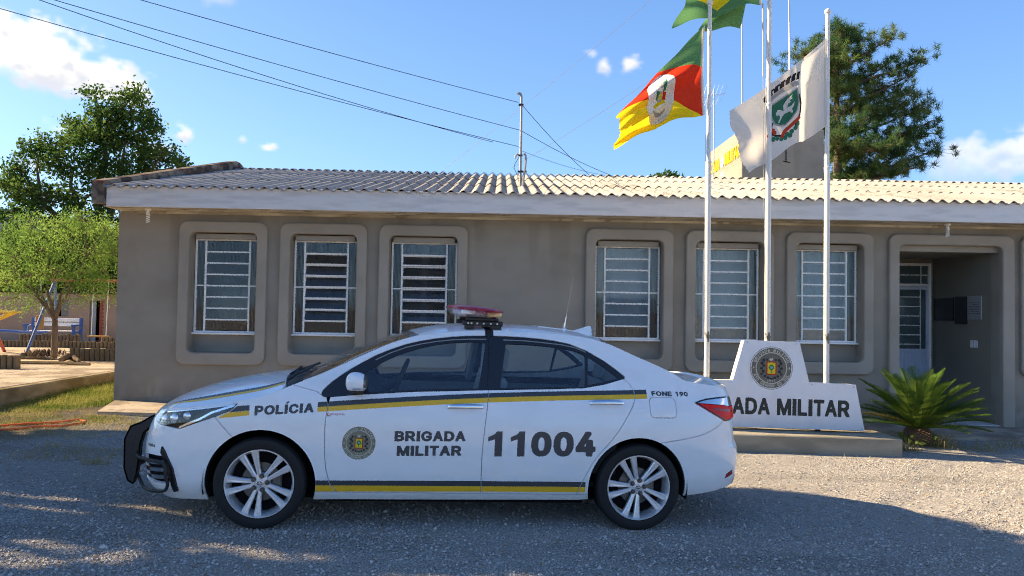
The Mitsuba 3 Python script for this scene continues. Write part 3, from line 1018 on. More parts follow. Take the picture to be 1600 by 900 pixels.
single('notice_board', side_plate(12.72, 13.28, 1.55, 1.93, .025, 0), 'black_plate', 'black plate deepest inside the porch, beside the door', 'plaque')
single('notice_board', side_plate(12.36, 12.66, 1.50, 1.95, .03, 0), 'black_plate', 'black plate on the porch wall next to the silver plaque', 'plaque')
PL = thing('silver_plaque', 'silver engraved plaque on the porch wall', 'plaque')
part(PL, 'plate', side_plate(11.98, 12.345, 1.575, 1.955, .015, 0), 'plaque_metal')
mb = MB()
for i_ in range(7):
    wv = .10 + .05 * rng.random()
    mb.box(7.6032, 7.6046, 12.165 - wv, 12.165 + wv, 1.84 - i_ * .028, 1.848 - i_ * .028)
part(PL, 'engraving', mb, 'steel_dark')
SW = thing('light_switch', 'pair of white switch plates on the porch wall', 'switch')
part(SW, 'plate', side_plate(12.09, 12.175, 1.125, 1.245, .012, 0), 'white_plastic')
part(SW, 'plate', side_plate(12.195, 12.28, 1.125, 1.245, .012, 0), 'white_plastic')

# service mast on the roof
MS = thing('service_mast', 'galvanised cable mast with a hooked top standing on the roof', 'mast')
bx, by = .32, 12.5
hook = [(bx, by, 3.5), (bx - .005, by, 5.06), (bx - .008, by, 5.12), (bx - .022, by, 5.155), (bx - .05, by, 5.165), (bx - .075, by, 5.15)]
part(MS, 'mast_tube', MB().tube(hook, .021, 10), 'galv', smooth=40)
hk = [(bx + .03, by - .03, 3.55), (bx + .085, by - .03, 4.05), (bx + .08, by - .03, 4.13), (bx + .06, by - .03, 4.165), (bx + .04, by - .03, 4.15)]
part(MS, 'conduit', MB().tube(hk, .017, 8).tube([(bx - .03, by - .03, 4.14), (bx - .06, by - .03, 4.15), (bx - .085, by - .03, 4.12), (bx - .09, by - .03, 4.08)], .015, 8), 'galv', smooth=40)
part(MS, 'bracket', MB().box(bx - .05, bx + .10, by - .035, by + .02, 3.86, 3.885).box(bx - .05, bx + .03, by - .03, by + .03, 4.96, 4.985).box(bx - .045, bx + .03, by - .03, by + .03, 4.13, 4.15), 'trim_black')
part(MS, 'loose_wire', MB().tube([(bx - .03, by - .04, 4.1), (bx - .09, by - .05, 4.0), (bx - .11, by - .05, 3.92), (bx - .06, by - .05, 3.82), (bx - .03, by - .04, 3.7)], .005, 5), 'cable')


def wire(p0, p1, sag, r=.007, n_=24):
    t = np.linspace(0, 1, n_)[:, None]
    p = np.asarray(p0) * (1 - t) + np.asarray(p1) * t
    p[:, 2] -= sag * 4 * (t * (1 - t))[:, 0]
    return MB().tube(p, r, 5)


mt = np.array([bx, by, 0])
def ext(a, b, k):
    return a + (b - a) * k
specs = [('overhead_cable', ext(at(806, 160, 12.5), at(236, -1, 9.2), 1.6), at(810, 160, 12.5), .05, 'topmost overhead cable running to the top of the roof mast'),
         ('overhead_cable', ext(at(812, 203, 12.5), at(112, -1, 9.0), 1.6), at(811, 203, 12.5), .07, 'second overhead cable from the top, tied to the middle of the roof mast'),
         ('overhead_cable', ext(at(770, 222, 12.45), at(116, -1, 9.0), 1.6), at(770, 222, 12.45), .16, 'overhead cable hanging just below the second one and joining the lowest'),
         ('overhead_cable', ext(at(806, 229, 12.5), at(-4, 2, 8.9), 1.5), at(810, 229, 12.5), .09, 'lowest overhead cable running to the roof mast'),
         ('overhead_cable', at(815, 163, 12.5), at(925, 277, 14.5), .05, 'steep cable dropping from the mast top to the roof'),
         ('overhead_cable', at(814, 204, 12.5), at(968, 279, 16.4), .05, 'cable running from the middle of the mast to the ridge'),
         ('overhead_cable', at(816, 236, 12.5), at(960, 276, 16.4), .06, 'thin cable from the lower mast to the ridge')]
for nm, a, b, s_, lab in specs:
    single(nm, wire(a, b, s_, .005 if 'thin' not in lab else .0035), 'cable', lab, 'cable', 'overhead cables')
for a, b, lab in [((690, 268), (1010, 5), 'faint guy wire rising to the right behind the mast'), ((800, 262), (1040, 108), 'faint guy wire rising behind the green red and yellow flag')]:
    single('guy_wire', wire(at(*a, 18.5), ext(at(*a, 18.5), at(*b, 18.5), 1.15), .05, .0045), 'galv', lab, 'cable')

# the water tower behind the ridge, with its name on the flank
TW = thing('tower_box', 'taupe box tower behind the roof ridge with yellow lettering on its flank', 'tower')
TX, TY0, TY1, TZ0, TZ1 = 5.70, 18.0, 21.05, 4.80, 6.02
part(TW, 'box', MB().box(TX, 7.66, TY0, TY1, TZ0, TZ1, .01), 'wall_paint')
part(TW, 'slab', MB().box(TX + .05, 7.62, TY0 + .05, TY1 - .05, TZ0 - .05, TZ0 - .001), 'soffit_paint')
part(TW, 'base', MB().box(TX + .35, 7.4, TY0 + .5, TY1 - .4, 3.5, TZ0 - .051), 'wall_paint')


def flank(v):
    return np.stack([TX - v[:, 2], TY1 - v[:, 0], v[:, 1]], 1)


LET = MB()
LET.prism(block_text('BRIGADA', .05, 1.22, 5.38, 5.68, .0), .0, .02, to=flank)
LET.prism(block_text('MILITAR', 1.72, 2.94, 5.38, 5.68, .0), .0, .02, to=flank)
part(TW, 'lettering', LET, 'tower_yellow')
em = Point(1.48, 5.50).buffer(.13).difference(Point(1.48, 5.50).buffer(.05)).union(Point(1.48, 5.12).buffer(.14).difference(Point(1.48, 5.14).buffer(.045))).union(sbox(1.43, 4.88, 1.53, 5.02))
part(TW, 'emblem', MB().prism(em, .0, .02, to=flank), 'white_flat')
mb = MB().tube([(6.75, 17.99, 5.6), (6.75, 17.985, 5.25)], .012, 5).tube([(6.68, 17.99, 5.25), (6.85, 17.985, 5.22)], .01, 5)
part(TW, 'loose_wire', mb, 'cable')

# aerials behind the ridge
for (px, ytop, ybot, yy, lab) in [(1159, 25, 300, 19.5, 'thin grey aerial pole between the striped flag and the white flag'), (1233, -30, 300, 19.8, 'thin grey aerial pole right of the tall middle flagpole')]:
    a, b = at(px, ytop, yy), at(px + 3, ybot, yy)
    A_ = thing('aerial_pole', lab, 'aerial', 'aerial poles behind the ridge')
    part(A_, 'pole', MB().tube([(b[0], yy, 3.6), (a[0], yy, a[2])], .022, 8), 'pole_steel', smooth=40)
    part(A_, 'collar', MB().tube([(b[0], yy, 6.6), (b[0], yy, 6.72)], .03, 8), 'trim_black')
ya = 17.5
c = at(1116, 150, ya)
YG = thing('tv_aerial', 'spiky television aerial beside the left flagpole', 'aerial')
part(YG, 'pole', MB().tube([(c[0], ya, 4.2), (c[0], ya, c[2] + .15)], .016, 8), 'pole_steel')
mb = MB().tube([c - [.28, 0, .05], c + [.30, .1, .10]], .006, 5)
for i_ in range(0, 12, 2):
    q_ = c + np.array([-.26 + .05 * i_, .1 * i_ / 12, -.05 + .013 * i_])
    l_ = .34 - .012 * i_
    mb.tube([q_ - [.10, .05, l_], q_ + [.10, .05, l_]], .0028, 4)
part(YG, 'element', mb, 'pole_steel')

# ---------------- the sign on its plinth, flagpoles, flags ----------------
def crest(r):
    """The round badge as layers (material, height step, shape), metres, centred on 0."""
    C0 = Point(0, 0)
    L = []
    disc = lambda k: C0.buffer(k * r, quad_segs=24)
    L.append(('sign_white', 0, disc(1.0)))
    L.append(('sign_grey', 1, disc(.985).difference(disc(.965))))
    L.append(('crest_grey', 1, disc(.93)))
    ring = disc(.73).difference(disc(.69))
    txt = arc_text('BRIGADA MILITAR', .755 * r, .14 * r, math.radians(162), math.radians(18))
    txt2 = arc_text('RIO GRANDE DO SUL', .755 * r, .14 * r, math.radians(200), math.radians(340), inside=True)
    star = Polygon([(math.cos(math.radians(90 + 36 * k)) * (.065 if k % 2 == 0 else .028) * r, math.sin(math.radians(90 + 36 * k)) * (.065 if k % 2 == 0 else .028) * r) for k in range(10)])
    yr = affinity.translate(fit_text('1837', -.19 * r, .19 * r, 0, .09 * r), 0, -.62 * r)
    bird = Polygon([(-.12, .40), (-.04, .46), (0, .42), (.05, .50), (.07, .40), (.02, .33), (-.04, .33)])
    L.append(('crest_cream', 2, unary_union([ring, txt, txt2, affinity.translate(star, .83 * r, 0), affinity.translate(star, -.83 * r, 0), yr, affinity.scale(bird, r, r, origin=(0, 0))])))
    orn = []
    for s in (-1, 1):
        for k, (x, y, q_) in enumerate([(.36, .36, .07), (.44, .22, .08), (.36, .1, .06), (.46, -.02, .07), (.38, -.16, .07), (.46, -.28, .06), (.30, -.38, .06), (.2, .38, .05), (.16, -.44, .06), (.05, -.5, .05)]):
            orn.append(Point(s * x * r, y * r).buffer(q_ * r, quad_segs=3))
    L.append(('crest_dark', 2, unary_union(orn)))
    L.append(('crest_red', 2, sbox(-.24 * r, -.32 * r, .24 * r, .30 * r)))
    L.append(('crest_yellow', 3, sbox(-.18 * r, -.26 * r, .18 * r, .25 * r)))
    L.append(('crest_green', 4, Polygon([(math.cos(math.radians(20 * k)) * (.145 if k % 2 else .10) * r, .03 * r + math.sin(math.radians(20 * k)) * (.145 if k % 2 else .10) * r) for k in range(18)]).union(sbox(-.015 * r, -.22 * r, .015 * r, 0))))
    L.append(('crest_blue', 5, Point(0, .03 * r).buffer(.065 * r)))
    return L


TILT = T().translate([3.375, 0, 0]).rotate([0, 1, 0], math.degrees(.0165)).translate([-3.375, 0, 0])
pk = single('plinth', MB().box(1.55, 4.83, 9.10, 10.02, -.22, .165, .012), 'plinth_paint', 'low taupe concrete plinth carrying the white sign and flagpoles', 'plinth', to=TILT)
part(pk, 'footing', MB().box(1.5, 4.99, 8.965, 9.098, -.22, -.058, .01), 'concrete', to=TILT)
SG = thing('station_sign', 'white stepped sign board with round badge and dark lettering on the plinth', 'sign')
SY = 9.50
outline = Polygon([(2.195, .195), (4.557, .195), (4.435, .762), (3.852, .772), (3.722, 1.268), (3.028, 1.268), (2.898, .772), (2.315, .762)])
part(SG, 'board', MB().prism(outline, 0, .012, .002, to=front(SY)), 'sign_white', to=TILT)
part(SG, 'case', MB().prism(outline.buffer(-.004, join_style=2), -.118, -.001, to=front(SY)), 'sign_edge', to=TILT)
part(SG, 'foot', MB().box(2.86, 2.90, SY + .03, SY + .09, .160, .199), 'trim_black', to=TILT)
part(SG, 'foot', MB().box(3.98, 4.02, SY + .03, SY + .09, .160, .199), 'trim_black', to=TILT)
part(SG, 'lettering', MB().prism(block_text('BRIGADA MILITAR', 2.36, 4.362, .357, .563, .03), .0125, .015, to=front(SY)), 'sign_grey', to=TILT)
mats = {}
for m_, lv, g in crest(.268):
    mats.setdefault(m_, MB()).prism(affinity.translate(g, 3.376, .935), .0125, .0135 + .0012 * lv, to=front(SY))
BD = numbered(f'{SG}__badge')
labels[BD] = {}
scene[BD] = shape(mats['sign_white'].get(), 'sign_white', to=TILT)
for m_, nm in (('sign_grey', 'outer_line'), ('crest_grey', 'grey_disc'), ('crest_cream', 'cream_lettering'), ('crest_dark', 'ornament'), ('crest_red', 'red_frame'), ('crest_yellow', 'yellow_field'), ('crest_green', 'green_star'), ('crest_blue', 'blue_centre')):
    part(BD, nm, mats[m_], m_, to=TILT)
for (x, z) in [(3.07, 1.245), (3.68, 1.245), (2.88, .745), (4.41, .73), (3.89, .745), (4.52, .22), (3.375, .22), (2.35, .73), (2.24, .22)]:
    part(SG, 'screw', MB().lathe([(0, 0), (.006, 0), (.005, .003), (0, .003)], (x, SY - .012, z), 'y', 8).get(), 'steel_dark', to=TILT)

PY_ = 9.76
POLES = [(2.662, 5.58, 'left flagpole carrying the green red and yellow flag', .036), (3.435, 7.1, 'tall middle flagpole behind the sign, running out of the picture', .038), (4.195, 5.50, 'right flagpole carrying the white flag with a green shield', .036)]
for (x, zt, lab, r) in POLES:
    k_ = thing('flagpole', lab, 'flagpole', 'flagpoles on the plinth')
    zm_ = 1.5 + .5 * (zt - 1.5)
    part(k_, 'lower_tube', MB().tube([(x, PY_, .15), (x, PY_, zm_)], r, 14), 'pole_paint', smooth=40)
    part(k_, 'upper_tube', MB().tube([(x, PY_, zm_ - .05), (x, PY_, zt)], r * .76, 14), 'pole_paint', smooth=40)
    part(k_, 'collar', MB().lathe([(r * .7, zm_ - .03), (r * 1.08, zm_ - .02), (r * 1.08, zm_ + .01), (r * .7, zm_ + .02)], (x, PY_, 0), n=14), 'pole_paint', smooth=40)
    part(k_, 'finial', trimesh.creation.icosphere(subdivisions=2, radius=.042).apply_translation([x, PY_, zt + .03]), 'pole_paint', smooth=True)
    part(k_, 'cleat', MB().box(x - .02, x + .02, PY_ - .055, PY_ - .03, 1.28, 1.33, .004).box(x - .012, x + .012, PY_ - .065, PY_ - .05, 1.24, 1.37, .004), 'steel_dark')
    hy = PY_ - .05
    part(k_, 'halyard', MB().tube([(x - .045, hy, 1.32), (x - .05, hy, 2.5), (x - .055, hy, zt - 1.7)], .004, 5).tube([(x - .05, hy, 1.30), (x - .03, hy, 1.33), (x - .05, hy, 1.36)], .012, 5), 'rope')


class Cloth:
    """A hanging flag: corners of hoist and fly, waves across."""

    def __init__(self, A, D, B, Cc, wave, hoist_bow=0.0, top_sag=0.0, bot_sag=0.0, fly_bow=0.0):
        self.c = [np.array([p[0], PY_ - .02, p[1]]) for p in (A, D, B, Cc)]
        self.wave, self.hb, self.ts, self.bs, self.fb = wave, hoist_bow, top_sag, bot_sag, fly_bow

    def __call__(self, u, v):
        u, v = np.asarray(u, float), np.asarray(v, float)
        A, D, B, Cc = self.c
        U_, V_ = u[..., None], v[..., None]
        p = (A * (1 - U_) + B * U_) * (1 - V_) + (D * (1 - U_) + Cc * U_) * V_
        p[..., 0] += self.hb * 4 * v * (1 - v) * (1 - u) + self.fb * 4 * v * (1 - v) * u
        p[..., 2] -= (self.ts * (1 - v) + self.bs * v) * 4 * u * (1 - u)
        dx, dy_, dz = self.wave(u, v)
        p[..., 0] += dx
        p[..., 1] += dy_
        p[..., 2] += dz
        return p

    def n(self, u, v, e=3e-3):
        u, v = np.asarray(u, float), np.asarray(v, float)
        n = np.cross(self(u + e, v) - self(u - e, v), self(u, v + e) - self(u, v - e))
        n /= np.linalg.norm(n, axis=-1, keepdims=True) + 1e-12
        return n


def cloth_part(par, name, fl, poly, mat, off=0.0, cell=.02, label=None):
    m_, n_ = drape(fl, fl.n, poly, cell, off)
    return part(par, name, m_, mat, normals=n_, label=label)


def wave1(u, v):
    ph = v * (1.15 - .45 * u) + .22 * u
    g = np.clip(u * 2.2, 0, 1) ** .7
    y = .105 * g * np.sin(9.0 * ph + .4) + .045 * g * np.sin(19 * ph + 5 * u + 1) + .03 * g * np.sin(11 * u + 2)
    return .012 * np.sin(17 * v + 4 * u) * u, y, .012 * np.sin(15 * u + 3 * v)


F1 = thing('striped_flag', 'green red and yellow striped state flag with an oval coat of arms', 'flag')
CELL = .02
fl = Cloth((2.575, 5.29), (2.585, 4.135), (1.475, 4.10), (1.425, 3.68), wave1, hoist_bow=-.02, top_sag=-.03, bot_sag=-.06, fly_bow=.04)
full = sbox(0, 0, 1, 1)
jag = [(1.0, 0)] + [(1.0 - .025 * rng.random() * (k % 2), k / 24) for k in range(25)] + [(1 - k / 60, 1.0 - .02 * (k % 2) * rng.random()) for k in range(30)] + [(0, 1), (0, 0)]
full = Polygon(jag).buffer(0)
big = 3
green = Polygon([(0, 0), (.52, 0), (0, .47)])
yellow = Polygon([(0.02, 1.0), (1.0, -.02), (1.2, -.02), (1.2, 1.2), (0.02, 1.2)]).intersection(full)
cloth_part(F1, 'green_band', fl, green.intersection(full), 'cloth_green', cell=.02)
cloth_part(F1, 'yellow_band', fl, yellow, 'cloth_yellow', cell=.02)
cloth_part(F1, 'red_band', fl, full.difference(green).difference(yellow), 'cloth_red', cell=.02)
cloth_part(F1, 'hoist_tape', fl, sbox(-.018, 0, .012, 1), 'cloth_white', .003, cell=.02)


def emb(poly, uc, vc, su, sv, k=0.0):
    """An emblem drawn with x to the right and y up, put on the cloth (fly to the left)."""
    return affinity.affine_transform(poly, [-su, 0, k, -sv, uc, vc])


CA = numbered(f'{F1}__coat_of_arms')
labels[CA] = {}
oval = Point(0, 0).buffer(1, quad_segs=20)
arms = [('white_oval', 'print_white', oval, .002), ('green_field', 'print_green', unary_union([Polygon([(.1, .62), (.42, .72), (.36, .28), (.12, .22)]), Polygon([(-.52, .38), (-.18, .30), (-.22, -.12), (-.42, .02)])]), .004),
        ('red_field', 'cloth_red', Polygon([(.12, .24), (.50, .20), (.52, -.16), (.18, -.12)]), .004), ('yellow_field', 'cloth_yellow', Polygon([(-.60, -.34), (-.2, -.16), (.38, -.12), (.52, -.30), (.22, -.30), (-.1, -.36), (-.45, -.46)]), .004),
        ('shield', 'print_grey', Point(-.02, .04).buffer(.24), .005), ('inner_shield', 'cloth_yellow', Point(-.02, .06).buffer(.15), .006),
        ('ribbon', 'print_grey', Polygon([(-.62, -.50), (-.3, -.62), (.1, -.66), (.5, -.50), (.56, -.58), (.2, -.80), (-.25, -.80), (-.6, -.62)]), .004)]
rays = unary_union([LineString([(0, .3), (.5 * math.sin(a), .3 + .52 * math.cos(a))]).buffer(.018) for a in np.linspace(-1.1, .9, 9)]).intersection(oval.buffer(-.08))
arms.append(('ray', 'print_grey', rays, .0035))
arms = [(nm, m_, g if nm in ('white_oval', 'ray') else affinity.scale(g, .80, .80, origin=(0, -.1)), o) for nm, m_, g, o in arms]
for nm, m_, g, o in arms:
    for sgn in (1, -1):
        mm, nn = drape(fl, fl.n, emb(g, .50, .49, .170, .41, .12), .02, (o + .003) * sgn)
        k_ = part(CA, nm, mm, m_, normals=nn)


def wave2(u, v):
    y = .16 * np.exp(-((u - .12 - .10 * v) / .10) ** 2) * np.clip(v * 3, .15, 1) - .07 * np.exp(-((u - .34) / .10) ** 2)
    y = y + .045 * np.sin(10 * u + 4 * v + .5) * np.clip(u * 2, 0, 1) + .12 * np.exp(-((u - .80) / .14) ** 2 - ((v - .88) / .18) ** 2) - .06 * np.exp(-((u - .9) / .1) ** 2) * v
    return .02 * np.sin(12 * v + 2) * u, y, .018 * np.sin(13 * u + 2 * v) * v


F2 = thing('white_flag', 'white municipal flag with a green winged horse shield and mural crown', 'flag')
f2 = Cloth((4.155, 5.165), (4.165, 4.01), (2.885, 4.19), (3.165, 3.40), wave2, top_sag=.05, bot_sag=-.02, fly_bow=-.02)
cloth_part(F2, 'cloth', f2, Polygon([(0, 0)] + [(.25 * k, 0) for k in range(1, 5)] + [(1.0 - .012 * (k % 2) * rng.random(), k / 30) for k in range(1, 31)] + [(0, 1)]).buffer(0), 'cloth_white', cell=.02)
cloth_part(F2, 'hoist_tape', f2, sbox(-.02, 0, .008, 1), 'cloth_white', .003)
C2 = numbered(f'{F2}__coat_of_arms')
labels[C2] = {}
shield = Polygon([(-.5, .5), (.5, .5), (.5, .0), (.42, -.28), (.2, -.48), (0, -.58), (-.2, -.48), (-.42, -.28), (-.5, 0)])
crown_arc = Polygon([(-.62, .60), (-.3, .70), (0, .73), (.3, .70), (.62, .60), (.62, .78), (.3, .88), (0, .91), (-.3, .88), (-.62, .78)])
merl = unary_union([affinity.rotate(sbox(x - .075, .93 - .28 * x * x, x + .075, 1.14 - .28 * x * x), -x * 22) for x in np.linspace(-.60, .60, 7)] + [affinity.rotate(sbox(x - .035, 1.10 - .28 * x * x, x + .12, 1.19 - .28 * x * x), -x * 22) for x in np.linspace(-.60, .60, 7)])
horse = unary_union([Polygon([(-.34, .12), (-.24, .2), (-.14, .14), (-.06, .03), (.1, .06), (.24, .04), (.36, .12), (.33, -.02), (.26, -.1), (.30, -.26), (.25, -.26), (.18, -.14), (0, -.13), (-.08, -.16), (-.18, -.3), (-.26, -.38), (-.3, -.32), (-.2, -.2), (-.2, -.1), (-.24, -.02), (-.32, -.02)]),
                     Polygon([(-.04, .04), (-.02, .24), (.14, .38), (.34, .42), (.25, .34), (.31, .3), (.2, .25), (.26, .2), (.14, .17), (.1, .06)])])
ribbon = Polygon([(-.35, -.98), (-.1, -.78), (.25, -.66), (.6, -.50), (.66, -.62), (.3, -.80), (0, -.92), (-.22, -1.06)])
leaves = unary_union([Point(x, y).buffer(.095, quad_segs=3) for x, y in [(-.45, -.92), (-.3, -1.05), (-.62, -.85), (0, -1.02), (.2, -1.0), (.38, -.92), (.5, -.8), (-.12, -1.1), (.1, -1.12), (-.72, -.72)]])
flowers = unary_union([Point(x, y).buffer(.085, quad_segs=3) for x, y in [(-.66, -.40), (-.8, -.55), (-.56, -.52), (-.7, -.26), (-.5, -.66)]])
vine = unary_union([LineString([(-.55, -.2), (-.72, -.5), (-.5, -.78), (-.2, -.98)]).buffer(.035), LineString([(.56, .25), (.66, -.1), (.62, -.45), (.4, -.8)]).buffer(.045)])
for nm, m_, g, o in [('crown', 'print_grey', crown_arc, .003), ('battlement', 'print_black', merl, .003), ('shield_rim', 'print_grey', shield.buffer(.06), .003), ('shield', 'print_green', shield, .0045), ('winged_horse', 'print_white', horse, .006),
                     ('vine', 'print_black', vine, .003), ('leaf_spray', 'print_green', leaves, .004), ('red_ribbon', 'print_red', ribbon, .005), ('red_flower', 'print_red', flowers, .005)]:
    for sgn in (1, -1):
        mm, nn = drape(f2, f2.n, emb(g, .46, .49, .25, .335), .015, o * sgn)
        part(C2, nm, mm, m_, normals=nn)


def wave3(u, v):
    y = .09 * np.sin(8 * u + 3 * v) * np.clip(u * 2, 0, 1) + .05 * np.sin(15 * v + 6 * u)
    z = .055 * np.sin(9 * u + .9) * np.clip(v, 0, 1) * np.sin(np.pi * u)
    return .02 * np.sin(12 * v), y, z


F3 = thing('national_flag', 'green national flag with a yellow lozenge flying from the tall middle pole', 'flag')
f3 = Cloth((3.40, 6.62), (3.335, 5.60), (2.56, 6.12), (2.165, 5.235), wave3, bot_sag=-.05)
loz = Polygon([(.07, .5), (.5, .08), (.93, .5), (.5, .92)])
disc = affinity.scale(Point(.5, .5).buffer(1), .17, .24)
cloth_part(F3, 'green_field', f3, sbox(0, 0, 1, 1).difference(loz), 'cloth_green', cell=.02)
cloth_part(F3, 'yellow_lozenge', f3, loz.difference(disc), 'cloth_yellow', cell=.02)
cloth_part(F3, 'blue_disc', f3, disc, 'cloth_blue', cell=.02)
cloth_part(F3, 'hoist_tape', f3, sbox(-.02, 0, .01, 1), 'cloth_white', .003)


def fold(u, v):
    """The lower edge turned under towards the building."""
    u, v = np.asarray(u, float), np.asarray(v, float)
    q = f3(.12 + .46 * u, .97 - .20 * v * np.sin(np.pi * np.clip(u * .8 + .2, 0, 1)))
    q[..., 1] += .05 + .10 * np.sin(np.pi * v * .5)
    tgt = np.stack([3.10 - .55 * u, np.full_like(u, PY_ + .16), 5.335 - .02 * u + .03 * np.sin(6 * u)], -1)
    return q * (v ** .8)[..., None] + tgt * (1 - v ** .8)[..., None]


def fold_n(u, v, e=3e-3):
    n = np.cross(fold(u + e, v) - fold(u - e, v), fold(u, np.clip(v + e, 0, 1)) - fold(u, np.clip(v - e, 0, 1)))
    return n / (np.linalg.norm(n, axis=-1, keepdims=True) + 1e-12)


mm, nn = drape(fold, fold_n, sbox(0, .01, 1, 1), .05)
part(F3, 'turned_edge', mm, 'cloth_double', normals=nn)
single('halyard_rope', MB().tube([(3.335, PY_ - .04, 5.6), (3.34, PY_ - .05, 4.65)], .011, 6).tube([(3.34, PY_ - .05, 4.65), (3.36, PY_ - .06, 3.0), (3.40, PY_ - .055, 1.34)], .003, 5), 'rope', 'pale rope hanging below the national flag beside the middle pole', 'rope')

# ---------------- trees and plants ----------------
def leaf_quads(c, size, up=.3, aspect=.55, bend=True):
    """Leaves as two bent triangles pairs at the centres c with sizes (n,)."""
    k = len(c)
    a = rng.standard_normal((k, 3))
    a[:, 2] -= up
    a /= np.linalg.norm(a, axis=1, keepdims=True)
    b = np.cross(a, rng.standard_normal((k, 3)))
    b /= np.linalg.norm(b, axis=1, keepdims=True)
    s = size[:, None]
    p0, p2 = c - a * s * .5, c + a * s * .5
    n = np.cross(a, b)
    p1, p3 = c + b * s * aspect * .5 + n * s * .08, c - b * s * aspect * .5 + n * s * .08
    v = np.stack([p0, p1, p2, p3], 1).reshape(-1, 3)
    f = np.array([(0, 1, 2), (0, 2, 3)])
    return v, (f[None] + (np.arange(k) * 4)[:, None, None]).reshape(-1, 3)


def limb(p0, p1, r0, r1, wob=.08, n_=7):
    t = np.linspace(0, 1, n_)[:, None]
    p = np.asarray(p0, float) * (1 - t) + np.asarray(p1, float) * t
    L = np.linalg.norm(np.asarray(p1, float) - np.asarray(p0, float))
    w = np.cumsum(rng.standard_normal((n_, 3)), 0) * wob * L / n_
    w -= t * w[-1:]
    return p + w, np.linspace(r0, r1, n_)


def clumps(blobs, per, spread):
    """Leaf positions gathered on twigs inside ellipsoids (centre, radii, weight): uneven, hollow towards the middle."""
    out = []
    for c, rad, wgt in blobs:
        k = int(per * wgt)
        d = rng.standard_normal((k, 3))
        d /= np.linalg.norm(d, axis=1, keepdims=True)
        q_ = np.asarray(c) + d * np.asarray(rad) * (.45 + .6 * rng.random((k, 1)) ** .6)
        out.append(q_)
    return np.vstack(out)


def broadleaf(base, forks, blobs, per, leaves, leaf, spread, mat, label, cat='tree', trunk_r=.3, group=None, name='leafy_tree', up=.3, aspect=.55, stem_mat='bark', twig=.02, droop=0.0):
    t_ = thing(name, label, cat, group)
    base = np.asarray(base, float)
    tr = MB()
    p, r = limb(base, forks[0], trunk_r, trunk_r * .72, .05)
    tr.tube(p, r, 10)
    top = np.asarray(forks[0], float)
    nodes = [top]
    for f_ in forks[1:]:
        p, r = limb(nodes[0], f_, trunk_r * .5, trunk_r * .22, .12)
        tr.tube(p, r, 7)
        nodes.append(np.asarray(f_, float))
        nodes.append(p[4])
    cl = clumps(blobs, per, spread)
    nd = np.array(nodes)
    for c, rad, wgt in blobs:
        j_ = np.argmin(np.linalg.norm(nd - np.asarray(c), axis=1))
        p, r = limb(nd[j_], c, trunk_r * .22, trunk_r * .08, .15)
        tr.tube(p, r, 6)
    part(t_, 'trunk', tr, stem_mat, smooth=50)
    tw = MB()
    cen = np.array([b_[0] for b_ in blobs])
    for q_ in cl[rng.permutation(len(cl))[:min(len(cl), 260)]]:
        j_ = np.argmin(np.linalg.norm(cen - q_, axis=1))
        p, r = limb(cen[j_], q_, twig, twig * .4, .12, 4)
        tw.tube(p, r, 4, cap=False)
    part(t_, 'twigs', tw, stem_mat, kind='stuff')
    c = np.repeat(cl, leaves, 0) + rng.standard_normal((len(cl) * leaves, 3)) * spread
    c[:, 2] -= droop * rng.random(len(c)) * spread
    if name == 'shade_tree':
        shapely.prepare(SHADE)
        jx = .05 * rng.standard_normal((len(c), 2))
        c = c[shapely.contains_xy(SHADE, c[:, 0] + 1.7 * c[:, 2] + jx[:, 0], c[:, 1] - .38 * c[:, 2] + jx[:, 1])]
    v, f = leaf_quads(c, leaf * (.6 + .7 * rng.random(len(c))), up, aspect)
    part(t_, 'crown', (v, f), mat, kind='stuff')
    return t_


# the big dark tree beyond the gable
def W_(px, py, y):
    return at(px, py, y)


Y1_ = 31.0
blobs = [(W_(205, 172, Y1_), (1.0, 1.3, .85), 1.0), (W_(172, 185, Y1_), (1.0, 1.3, .8), .9), (W_(225, 200, Y1_), (.8, 1.2, .7), .7), (W_(150, 215, Y1_), (1.2, 1.6, .8), 1.1), (W_(120, 200, Y1_ + .6), (.7, 1.2, .6), .6), (W_(195, 225, Y1_), (1.2, 1.6, .8), 1.1),
         (W_(95, 225, Y1_), (.9, 1.3, .6), .7), (W_(60, 245, Y1_), (1.0, 1.3, .6), .7), (W_(115, 262, Y1_), (1.2, 1.6, .7), 1.0), (W_(30, 262, Y1_), (.5, .8, .4), .3), (W_(10, 285, Y1_), (.9, 1.2, .6), .6), (W_(45, 298, Y1_), (1.1, 1.4, .65), .9),
         (W_(160, 262, Y1_), (1.1, 1.5, .8), 1.0), (W_(215, 262, Y1_), (1.1, 1.5, .7), 1.0), (W_(255, 238, Y1_), (.75, 1.1, .55), .55), (W_(275, 258, Y1_), (.5, .8, .4), .35), (W_(80, 315, Y1_), (1.3, 1.6, .7), .9), (W_(140, 305, Y1_), (1.3, 1.6, .8), .9),
         (W_(15, 332, Y1_), (1.0, 1.4, .6), .5), (W_(195, 300, Y1_), (1.2, 1.5, .9), 1.0), (W_(120, 345, Y1_), (1.4, 1.7, .9), .9), (W_(175, 345, Y1_), (1.3, 1.6, .9), 1.0), (W_(50, 350, Y1_), (1.2, 1.5, .8), .6), (W_(150, 150, Y1_), (.45, .8, .35), .22), (W_(212, 145, Y1_), (.55, .8, .4), .3)]
broadleaf(W_(150, 520, Y1_), [W_(150, 400, Y1_), W_(190, 260, Y1_), W_(110, 290, Y1_), W_(60, 310, Y1_), W_(160, 215, Y1_), W_(235, 270, Y1_)], [(c, tuple(np.array(r) * .76), w) for c, r, w in blobs], 33, 34, .165, .16, 'leaf_dark', 'tall dark green leafy tree rising beyond the gable end', trunk_r=.34)
